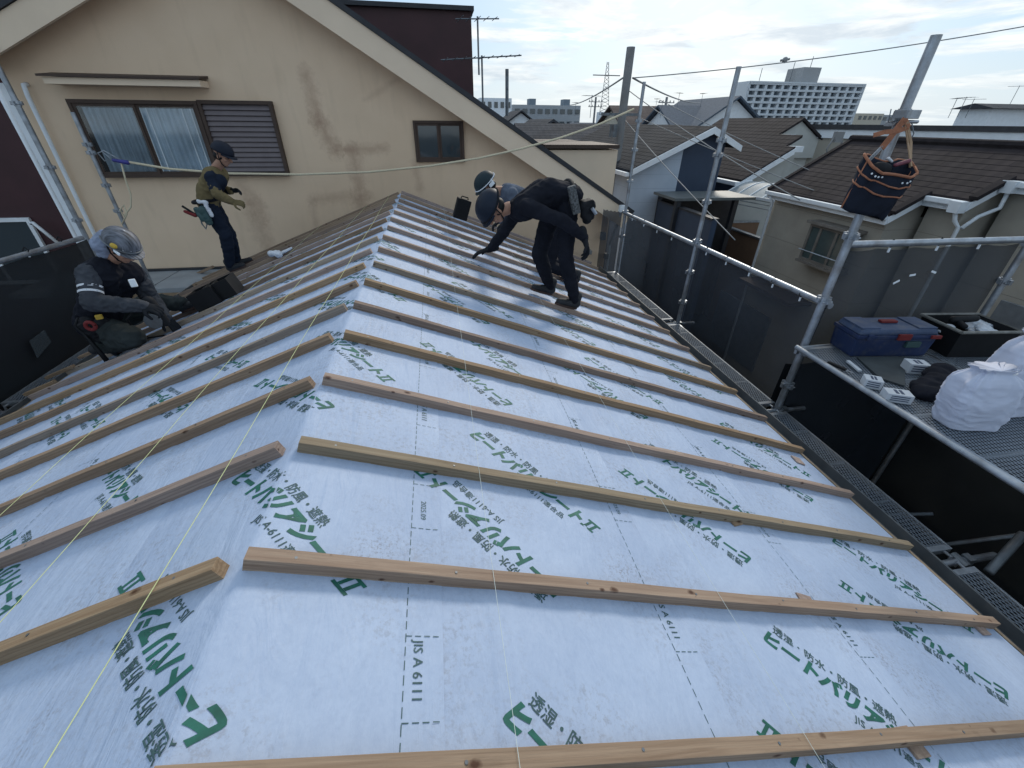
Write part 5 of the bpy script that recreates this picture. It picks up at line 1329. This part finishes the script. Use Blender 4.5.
# ---- 3. third worker mostly hidden behind the bent one
J = dict(head=Yp(487, 187, 5.35), hf=(-.70, -.12, -.62), hu=(-.62, -.15, .75), neck=Yp(501, 191, 5.4), shR=Yp(506, 193, 5.6), shL=Yp(512, 194, 5.22), pel=Yp(560, 218, 5.42), mid=Yp(535, 204, 5.4),
         elbL=Yp(522, 215, 5.15), wrL=Yp(506, 222, 5.2), elbR=Yp(512, 214, 5.7), wrR=Yp(500, 221, 5.75), hipL=Yp(561, 222, 5.3), hipR=Yp(558, 221, 5.55))
J['knL'] = onplane(V((1.92, 5.25, 0)), 1, .10); J['knR'] = onplane(V((1.92, 5.6, 0)), 1, .10); J['ankL'] = onplane(V((2.3, 5.25, 0)), 1, .08); J['ankR'] = onplane(V((2.3, 5.6, 0)), 1, .08)
p3, P, R, k = person('crouching worker in grey blue behind the bent worker, white banded helmet showing', J, dict(jacket=m_blg, trousers=m_blk), 1.0)
hm = helmet(p3, P, R, k*1.05, mat('teal_grey_helmet', (.015, .028, .036), .55, .2, 9, spec=.2), m_white_c, .03)
b = MB(); b.cone(P(-.06, -.02, .09), .035, P(.05, -.04, .105), .035); b.box(P(-.09, -.05, .03), (.03, .07, .07), R); b.obj('helmet_sticker', m_white, hm, bevel=.01)
hand(p3, J['wrL'], (-.8, 0, -.5), (0, 0, -1), m_glove, curl=.6); hand(p3, J['wrR'], (-.8, 0, -.5), (0, 0, -1), m_glove, curl=.6)
shoe(p3, J['ankL'], sd_, nR); shoe(p3, J['ankR'], sd_, nR)
# black tool case standing on the far battens
q = Yp(462, 209, 6.0); b = MB(); Rb = Matrix.Rotation(.32, 3, 'Y') @ Rz(.15); b.box(q, (.19, .09, .26), Rb)
tc_ = thing('tool_case', q+V((0, 0, -.13)), 'small black tool case standing upright on the far right battens', 'tool case'); b.obj('case', m_black, tc_, bevel=.015)
b = MB(); b.tube([q+Rb @ V((-.05, 0, .13)), q+Rb @ V((-.04, 0, .155)), q+Rb @ V((.04, 0, .155)), q+Rb @ V((.05, 0, .13))], .008, 6); b.obj('handle', m_black, tc_)

# ---- 4. kneeling worker with the nail gun, left
J = dict(head=Yp(122, 248, 4.22), hf=(.72, -.40, -.56), hu=(.42, -.12, .88), neck=Yp(108, 262, 4.3), shR=Yp(89, 274, 4.08), shL=Yp(134, 274, 4.46), pel=Yp(97, 322, 4.38), mid=Yp(104, 298, 4.36),
         elbR=Yp(92, 303, 3.92), wrR=Yp(143, 306, 3.95), elbL=Yp(152, 300, 4.50), wrL=Yp(166, 318, 4.30), hipR=Yp(97, 328, 4.28), hipL=Yp(110, 322, 4.5),
         knR=Yp(133, 337, 4.0), knL=Yp(150, 303, 4.70))
J['ankR'] = onplane(Yp(100, 345, 4.22), -1, .10); J['ankL'] = onplane(Yp(184, 308, 4.80), -1, .10)
p4, P, R, k = person('worker in dark vest kneeling at the left eave and nailing a batten', J, dict(jacket=m_blk, trousers=m_olive, sleeve=m_grey), 1.05, .026, bulk=1.22)
m_silver = mat('silver_helmet', (.12, .13, .155), .6, .9, 9, .1, 0, stretch=(1, 6, 1), spec=.3)
hm = helmet(p4, P, R, k*1.06, m_silver, m_galv_d, .05)
for xx in (-.045, -.012, .03, .07):
    b = MB(); cc = P(0, -.012, .030); pts_ = []
    for j in range(13):
        a_ = radians(12+156*j/12); kk_ = math.sqrt(max(0, 1-(xx/.114)**2)); pts_.append(cc+R.col[0]*xx*1.03+R.col[1]*(cos(a_)*.146*kk_)+R.col[2]*(sin(a_)*.128*kk_+.012))
    b.tube(pts_, .0045, 6); b.obj('helmet_stripe', m_white, hm)
b = MB(); b.ell(P(.095, .04, .075), (.03, .03, .022), R, 12, 8); b.obj('headlamp', m_yel, hm, True)
b = MB(); b.box(P(.10, .07, .035), (.012, .07, .022), R); b.obj('helmet_clip', m_white, hm, bevel=.004)
b = MB(); b.cone(P(.03, -.10, .03), .07, P(.04, -.13, -.06), .085); b.cone(P(-.04, -.11, .0), .06, P(.0, -.13, -.10), .07); b.cone(P(.05, -.12, -.06), .06, P(.05, -.10, -.14), .045)
remesh(b, 'neck_towel', m_towel, p4, .009, 2, .014, 2, 18)
b = MB(); e0 = J['shR'].lerp(J['elbR'], .46); e1 = J['shR'].lerp(J['elbR'], .52)
for tt in (.44, .62):
    a0 = J['shR'].lerp(J['elbR'], tt); a1 = J['shR'].lerp(J['elbR'], tt+.07); b.tube([a0, a1], [.0840, .0825], 20, caps=False)
b.obj('sleeve_stripe', m_white_c, p4, True)
hand(p4, J['wrR'], (.85, -.1, -.25), (.3, .3, -.9), m_glove, curl=.95, k=1.1); hand(p4, J['wrL'], (.55, -.25, -.75), (.2, 0, -1), m_glove, curl=.4, k=1.1)
b = MB(); b.box(J['wrR']+V((-.0, -.0, .0)), (.05, .075, .06)); b.obj('glove_patch', m_white, p4, bevel=.012)
shoe(p4, J['ankR'], (-.2, .5, -.8), (-.6, -.5, -.2)); shoe(p4, J['ankL'], (.93, .1, .33), nL)
q = Yp(133, 283, 4.05); b = MB(); b.box(q, (.05, .02, .07), Rz(.4)); b.obj('badge', m_white, p4, bevel=.01)
q = Yp(97, 327, 4.12); b = MB(); b.cone(q+V((-.06, 0, .03)), .07, q+V((-.03, 0, -.10)), .055); b.cone(q+V((.05, .02, .02)), .065, q+V((.06, 0, -.08)), .05); remesh(b, 'tool_pouch', m_leather, p4, .01, 2, .02, 6, 14)
b = MB(); q2 = Yp(92, 325, 4.0); b.tube([q2+V((cos(2*pi*j/18)*.036, -.02, sin(2*pi*j/18)*.036)) for j in range(19)], .016, 8); b.obj('red_tape_reel', m_red, p4, True)
b = MB(); b.box(Yp(99, 317, 4.02), (.05, .03, .04), Rz(.4)); b.obj('yellow_tool', m_yel, p4, bevel=.008)
b = MB(); b.tube([Yp(78, 318, 4.1), Yp(75, 326, 4.08), Yp(84, 334, 4.06), Yp(98, 350, 4.02), Yp(107, 361, 4.0)], [.010, .012, .014, .020, .022], 8); b.obj('hammer_handle', m_black, p4, True)
# nail gun: own thing, held
ng = thing('nail_gun', Yp(158, 322, 4.1), 'black and grey nail gun held by the kneeling worker', 'nail gun')
q = Yp(156, 312, 4.05)
b = MB(); b.cone(q+V((-.02, 0, .10)), .05, q+V((.03, 0, -.10)), .045); b.obj('barrel', m_leather, ng, True)
b = MB(); b.cone(q+V((-.04, 0, .04)), .025, q+V((-.16, 0, .02)), .022); b.obj('grip', m_black, ng, True)
b = MB(); b.tube([q+V((-.03, -.05, -.07)), q+V((-.03, .05, -.07))], .075, 18); b.obj('magazine', m_galv_d, ng, bevel=.01)
b = MB(); b.tube([q+V((-.17, 0, .02)), q+V((-.25, -.02, -.05)), q+V((-.3, .1, -.3)), q+V((-.1, .3, -.35))], .009, 8); b.obj('air_hose', m_black, ng, True)

# ---- loose things on the left slope
def onL(u, y, h=0): return eL*u+nL*h+V((0, y, 0))
RLm = Matrix((-eL, V((0, 1, 0)), nL)).transposed()
for (px, py, yy, ang, lb_) in ((208, 296, 4.62, .15, 'black square bucket lying nearer the kneeling worker'), (224, 288, 4.85, .1, 'black square bucket lying nearer the standing worker')):
    c = hit(px, py, nL, .09); Rr = RLm @ Rz(ang); t_ = thing('square_bucket', c-nL*.09, lb_, 'bucket', 'black buckets on the left battens')
    b = MB(); w_ = .125; L = .10
    for sx, sy, dx, dy in ((-1, 0, .012, .25), (1, 0, .012, .25), (0, -1, .226, .012), (0, 1, .226, .012)): b.box(c+Rr @ V((sx*w_*.95, sy*w_*.95, 0)), (dx, dy, .18), Rr)
    b.box(c+Rr @ V((0, 0, -.085)), (.22, .22, .012), Rr); b.obj('tub', m_black, t_)
    b = MB(); b.box(c+Rr @ V((0, 0, .03)), (.21, .21, .03), Rr); b.obj('contents', m_leather, t_)
c = hit(275, 254.5, nL, .02); b = MB()
for i in range(9): b.ell(c+V((random.uniform(-.07, .07), random.uniform(-.05, .05), random.uniform(0, .03))), (.05, .04, .03), Rz(i))
b.cone(c+V((.05, 0, 0)), .02, c+V((.22, .03, .07)), .012)
t_ = thing('crumpled_cloth', c, 'crumpled white cloth lying on the far left battens', 'cloth'); remesh(b, 'cloth', m_white_c, t_, .008, 1, .012, 4, 25)
c = hit(196, 262, nL, .03); b = MB(); b.beam(hit(180, 283, nL, .0)+V((0, .3, 0)), hit(205, 272, nL, .03)+V((0, .3, 0)), .05, .04); tag(b.obj('timber_offcut', m_wood, bevel=.002), 'short timber offcut at the far left corner of the roof', 'offcut')
# short stepped batten ends on the left eave
for i, (px, py) in enumerate(((60, 372), (92, 352), (40, 388))):
    c = hit(px, py, nL, .012); b = MB(); b.beam(c-eL*.16, c+eL*.16, .045, .03, nL); tag(b.obj('timber_offcut', m_wood, bevel=.002), ['short timber offcut at the left eave, middle of three', 'short timber offcut at the left eave nearest the worker', 'short timber offcut at the left eave farthest from the worker'][i], 'offcut', 'timber offcuts along the left eave')

# ================================================================== tool bag on the pole
TB = thing('hanging_tool_bag', (3.98, 3.0, .28), 'navy canvas tool bag with orange trim hanging on the near pole', 'tool bag')
m_canvas = cloth('navy_canvas', (.016, .020, .032)); m_orange = mat('orange_webbing', (.32, .13, .07), .8, .25, 30)
TLc, TRc, BLc, BRc = Yp(868, 160, 2.93), Yp(914, 167, 2.93), Yp(841, 208, 2.93), Yp(883, 220, 2.93)
def bag_ring(f, dep, grow=1.0, n=28):
    l = TLc.lerp(BLc, f); r = TRc.lerp(BRc, f); c = (l+r)/2; h = (r-l)/2*grow; out = []
    for i in range(n):
        a = 2*pi*i/n; ca, sa = cos(a), sin(a); e = .62; x = abs(ca)**e*(1 if ca > 0 else -1); y = abs(sa)**e*(1 if sa > 0 else -1)
        wob = .010*sin(a*3+f*5)+.008*sin(a*7+f*9)
        out.append(c+h*x*(1+wob)+V((0, y*dep/2+wob, .05*y*(1-f)-.03*(1-x*x)*(1-f)+wob*.8)))
    return out
lv = [(0, .15), (.18, .14), (.4, .125), (.65, .10), (.9, .07), (1, .04)]
b = MB(); n = 28
for f_, d_ in lv: b.v += bag_ring(f_, d_, 1+.04*sin(f_*4))
for i in range(len(lv)-1):
    for j in range(n): a = i*n+j; c2 = i*n+(j+1) % n; b.f.append((a, c2, c2+n, a+n)); b.mi.append(0)
b.f.append(tuple(range((len(lv)-1)*n, len(lv)*n))[::-1]); b.mi.append(0)
bag = b.obj('canvas_body', m_canvas, TB, True); md = bag.modifiers.new('t', 'SOLIDIFY'); md.thickness = .008
for f_, d_, r_ in ((0, .155, .010), (.24, .142, .006), (.46, .124, .006)):
    b = MB(); rg = bag_ring(f_, d_, 1.01+.04*sin(f_*4)); b.tube(rg+[rg[0]], r_, 6); b.obj('orange_trim', m_orange, TB, True)
for f_ in (0, 1):
    e0, e1 = (TLc, BLc) if f_ == 0 else (TRc, BRc); b = MB(); b.tube([e0, e0.lerp(e1, .5), e1], .006, 6); b.obj('side_seam', m_orange, TB, True)
b = MB(); rg = bag_ring(.12, .155, 1.03)
for i in (17, 18, 19, 20, 22, 23, 24): b.ell(rg[i], (.007, .006, .007), None, 8, 6)
b.obj('rivets', m_white, TB)
cB = (TLc+TRc)/2
b = MB(); b.ell(cB+V((-.06, .02, -.04)), (.10, .04, .05)); b.obj('tool_roll', m_leather, TB, True)
b = MB(); b.cone(cB+V((.04, .0, -.01)), .013, cB+V((.15, .01, .015)), .015); b.obj('red_handle', mat('dark_red', (.16, .04, .06), .6), TB, True)
b = MB(); b.cone(cB+V((-.0, .04, .03)), .011, cB+V((.04, .04, .01)), .009); b.obj('white_rag', m_white_c, TB, True)
b = MB()
def strap(pts, w_, mt, nm):
    b = MB(); pts = [V(p) for p in pts]
    for a, c2 in zip(pts, pts[1:]): b.beam(a, c2+(c2-a)*.04, w_, .006, (0, -1, .2))
    return b.obj(nm, mt, TB)
S_ = lambda x, y: Yp(x, y, 3.04)
strap([S_(905, 119), S_(899, 126), S_(890, 138), S_(882, 148)], .045, m_orange, 'strap')
strap([S_(905, 119), S_(909, 127), S_(898, 131), S_(885, 132), S_(874, 135)], .030, m_orange, 'strap')
strap([S_(907, 122), S_(911, 143), TRc+V((-.01, .02, .0))], .020, mat('tan_webbing', (.36, .24, .15), .8), 'strap')
strap([S_(905, 121), S_(908, 143), TRc+V((-.03, .0, .01))], .014, MATS['tan_webbing'], 'strap')
b = MB(); q0 = S_(881, 148)
for i in range(8):
    a0 = q0.lerp(TLc+V((.01, 0, .0)), i/7); b.tube([a0+V((.010*cos(q*pi/4), 0, .014*sin(q*pi/4))) for q in range(9)], .0035, 5)
b.obj('chain', m_galv, TB)

# ================================================================== things on the platform
ZP = -.85+.006
tbx = thing('toolbox', (4.49, 2.82, ZP), 'large blue plastic toolbox with red latches on the platform', 'toolbox')
m_tb = mat('blue_plastic_box', (.016, .030, .085), .55, .25, 4, spec=.3, dirt=((.09, .09, .09), .35, 14)); m_tl = mat('grey_blue_lid', (.055, .080, .145), .6, .2, 5, spec=.25, dirt=((.13, .13, .13), .5, 10))
Rt = Rz(-.13)
def tb(c, d, mt, nm, bv=.012, tp=1): b = MB(); b.box(V((4.55, 2.92, 0))+Rt @ V((c[0], c[1], 0))+V((0, 0, ZP+c[2])), d, Rt, taper=tp); return b.obj(nm, mt, tbx, bevel=bv)
tb((0, 0, .09), (.70, .28, .18), m_tb, 'base', .02, 1.05); tb((0, 0, .20), (.75, .32, .035), m_tb, 'rim', .01); l_ = tb((0, 0, .243), (.72, .30, .048), m_tl, 'lid', .02, .94)
for x in (-.26, .26): tb((x, 0, .272), (.17, .25, .014), m_tl, 'lid_rib', .006)
tb((0, .02, .280), (.15, .05, .02), m_red, 'handle', .006); tb((.04, -.165, .205), (.12, .02, .055), m_red, 'latch', .006); tb((-.27, -.165, .205), (.05, .018, .05), m_tb, 'latch', .005); tb((.33, -.165, .205), (.09, .02, .03), m_red, 'latch', .005)
tb((.16, -.155, .13), (.13, .03, .055), m_teal, 'label_plate', .006)
cr = thing('plastic_crate', (5.32, 2.83, ZP), 'open black plastic crate of hardware beside the blue toolbox', 'crate')
b = MB(); Rc = Rz(-.12)
def cpt(x, y, z): return V((5.33, 2.83, ZP))+Rc @ V((x, y, 0))+V((0, 0, z))
for (x0, y0, x1, y1) in ((-.28, -.2, .28, -.2), (.28, -.2, .28, .2), (.28, .2, -.28, .2), (-.28, .2, -.28, -.2)):
    s1 = .86; b.prism([cpt(x0*s1, y0*s1, 0), cpt(x1*s1, y1*s1, 0), cpt(x1, y1, .26), cpt(x0, y0, .26)], (cpt(-y0*.0, 0, 0)-cpt(0, 0, 0))+V((-(x0+x1)*.012, -(y0+y1)*.012, 0)))
b.prism([cpt(-.24, -.17, .0), cpt(.24, -.17, .0), cpt(.24, .17, .0), cpt(-.24, .17, .0)], (0, 0, .008)); b.obj('tub', m_black, cr)
b = MB(); b.tube([cpt(-.285, -.205, .262), cpt(.285, -.205, .262), cpt(.285, .205, .262), cpt(-.285, .205, .262), cpt(-.285, -.205, .262)], .014, 6); b.obj('rim', mat('worn_grey_rim', (.16, .16, .15), .6, .4, 20), cr)
def inthing(nm, c, d, mt, label, cat_, ang=0, bv=.008, grp=None):
    t_ = thing(nm, V(c)-V((0, 0, d[2]/2)), label, cat_, grp); b = MB(); b.box(V(c), d, Rz(ang)); b.obj('body', mt, t_, bevel=bv); return t_
for i, (x, y, w_, lb_) in enumerate(((-.15, -.02, .2, 'folded white plastic packet at the left inside the black crate'), (.12, -.06, .24, 'white plastic packet in the middle of the black crate'), (.17, .09, .2, 'white plastic packet at the back of the black crate'))):
    b = MB(); c = cpt(x, y, .20)
    for j in range(7): b.ell(c+V((random.uniform(-w_/2, w_/2)*.7, random.uniform(-.06, .06), random.uniform(-.02, .025))), (.07, .045, .022), Rz(random.uniform(-.4, .4)))
    t_ = thing('plastic_packet', c-V((0, 0, .04)), lb_, 'packet', 'white packets in the crate'); remesh(b, 'packet', mat('milky_plastic', (.42, .46, .52), .35, .2, 20, spec=.5), t_, .008, 1, .008, i, 30)
dr = thing('power_tool', cpt(-.02, .05, .2), 'dark power tool lying across the packets in the black crate', 'power tool'); b = MB(); b.cone(cpt(-.08, .08, .26), .035, cpt(.10, .06, .28), .03); b.obj('motor', m_black, dr, True); b = MB(); b.cone(cpt(-.04, .08, .25), .024, cpt(-.07, -.03, .24), .022); b.obj('grip', m_leather, dr, True)
# small cartons
m_carton = mat('white_carton', (.50, .53, .57), .8, .08, 10); m_cink = mat('carton_ink', (.05, .07, .12), .7)
def carton(px, py, ang, d, label, marks=3):
    c = Zp(px, py, ZP+d[2]); t_ = thing('small_carton', V((c.x, c.y, ZP)), label, 'carton', 'small cartons on the platform'); c = V((c.x, c.y, ZP+d[2]/2)); Rr = Rz(ang)
    b = MB(); b.box(c, d, Rr); b.obj('box', m_carton, t_, bevel=.003)
    b = MB()
    for i in range(marks): b.box(c+Rr @ V((0, -d[1]/2-.0012, d[2]*(.28-.24*i))), (d[0]*.7, .002, d[2]*.10), Rr)
    for i in range(2): b.box(c+Rr @ V((-.1*d[0]+.2*d[0]*i, 0, d[2]/2+.0012)), (d[0]*.12, d[1]*.6, .002), Rr)
    b.obj('printed_bars', m_cink, t_); return t_
carton(918, 362, -.35, (.15, .11, .09), 'small white carton leaning by the clipboard in front of the toolbox')
carton(874, 378, -.6, (.12, .10, .075), 'small white carton at the corner of the dark board')
carton(899, 392, -.45, (.17, .10, .07), 'white carton nearest the platform edge beside the sack')
# dark board / tray
b = MB(); pts = [Zp(857, 357, ZP+.012), Zp(905, 357, ZP+.012), Zp(905, 386, ZP+.012), Zp(880, 378, ZP+.012)]; b.prism([V((p.x, p.y, ZP+.003)) for p in pts], (0, 0, .012)); tag(b.obj('dark_board', mat('slate_board', (.045, .055, .06), .7), bevel=.002), 'flat dark board lying in front of the blue toolbox', 'board')
b = MB(); a, c2 = Zp(848, 361, ZP+.02), Zp(860, 371, ZP+.02); b.beam(a, c2, .03, .015); tag(b.obj('ruler', m_carton, bevel=.002), 'short pale ruler lying near the platform pole', 'ruler')
kn = thing('utility_knife', Zp(838, 366, ZP), 'black utility knife lying at the platform edge', 'knife'); a, c2 = Zp(828, 362, ZP+.02), Zp(846, 370, ZP+.02); b = MB(); b.beam(a, c2, .03, .022); b.obj('handle', m_black, kn, bevel=.006); b = MB(); b.beam(c2, c2+(c2-a)*.35, .018, .003); b.obj('blade', m_galv, kn)
# black bag
b = MB(); c = Zp(930, 385, ZP+.06)
for dx, dy, r_ in ((0, 0, .10), (.13, .05, .09), (-.08, -.06, .085), (.22, .12, .09), (.3, .16, .08)): b.ell(c+V((dx, dy, -.02+dx*.1)), (r_*1.3, r_, .055)); b.box(c+V((dx, dy, -.02)), (r_*1.6, r_*1.2, .06), Rz(.3))
bb = thing('soft_black_bag', V((c.x, c.y, ZP)), 'slumped black bag between the toolbox and the white sack', 'bag'); remesh(b, 'bag', m_blk, bb, .012, 3, .02, 2, 9)
# sacks
def sack(cx, cy, w_, d_, h_, ang, label, seed):
    t_ = thing('white_sack', (cx, cy, ZP), label, 'sack', 'full white sacks on the platform'); b = MB(); Rr = Rz(ang); c = V((cx, cy, ZP)); vs = []; fs = []; n, rws = 96, 60
    for i in range(rws+1):
        f = i/rws
        if f < .5: r_ = .86+.16*sin(f/.5*pi/2)
        elif f < .74: r_ = 1.02-.14*((f-.5)/.24)**1.5
        elif f < .93: r_ = .88-.42*((f-.74)/.19)**1.6
        else: r_ = .46+.14*((f-.93)/.07)
        z = h_*(f if f < .93 else .93+(f-.93)*1.0)
        for j in range(n):
            a = 2*pi*j/n; ca, sa = cos(a), sin(a); e_ = .5; x = abs(ca)**e_*(1 if ca > 0 else -1); y = abs(sa)**e_*(1 if sa > 0 else -1)
            gat = 1+.07*sin(a*11+seed)*max(0, f-.5)*2.6
            x = x*w_/2*r_*gat; y = y*d_/2*r_*gat
            w0 = mnoise.noise(V((x*5+seed, y*5, z*7)))*.014; rg = 1-abs(mnoise.noise(V((x*8+seed, y*8, z*15+2*mnoise.noise(V((x*5, y*5, seed)))))))*2.4; w0 += max(0, rg)**2*.009*(.5+.5*(1-f)); rg2 = 1-abs(mnoise.noise(V((x*17+seed, y*17, z*30))))*2.6; w0 += max(0, rg2)**2*.0035
            fold = .003*sin(z*60+12*mnoise.noise(V((x*5, y*5, seed))))*(1-f)
            rr_ = 1+(w0+fold)/max(.05, hypot(x, y)); p = V((x*rr_-.07*f, y*rr_, max(.002, z+mnoise.noise(V((x*7, y*7, seed)))*.02*f)))
            vs.append(c+Rr @ p)
    for i in range(rws):
        for j in range(n): a = i*n+j; c2 = i*n+(j+1) % n; fs.append((a, c2, c2+n, a+n))
    fs.append(tuple(range(n))[::-1]); vs.append(c+Rr @ V((0, 0, h_*.93))); k_ = len(vs)-1
    for j in range(n): fs.append((rws*n+j, rws*n+(j+1) % n, k_))
    b.add(vs, fs); o = b.obj('sack', mat('white_woven_sack', (.50, .53, .64), .75, .06, 8, 0, .3, 220, .002), t_, True)
    b = MB(); zz_ = h_*.925; b.tube([c+Rr @ V((cos(2*pi*j/16)*w_*.21, sin(2*pi*j/16)*d_*.21, zz_)) for j in range(17)], .008, 6); b.obj('drawstring', m_white_c, t_)
    return t_
sack(4.17, 1.83, .40, .24, .46, -.2, 'white sack nearest the inner edge of the platform, gathered top', 1.3)
sack(4.66, 1.95, .40, .28, .62, -.1, 'white sack behind, cut off by the right edge of the photo', 4.1)
# dust patches on the left net: a pale repair piece
b = MB(); b.prism([Xp(x_, y_, LX+.02) for x_, y_ in ((29, 341), (44, 330), (51, 342), (37, 358))], (.004, 0, 0)); tag(b.obj('net_patch', mesh_mat('pale_dusty_patch', (.07, .085, .095), .35)), 'pale dusty patch on the left dark net', 'patch')
for i, (x, z) in enumerate(((4.72, -.28), (4.86, -.22), (5.08, -.20))):
    b = MB(); b.box((x, 3.165, z), (.06, .004, .018), Matrix.Rotation(-.5+i*.4, 3, 'Y')); tag(b.obj('tape_scrap', m_white), ['left', 'middle', 'right'][i]+' white scrap stuck on the net behind the toolbox', 'tape scrap', 'white scraps on the net')
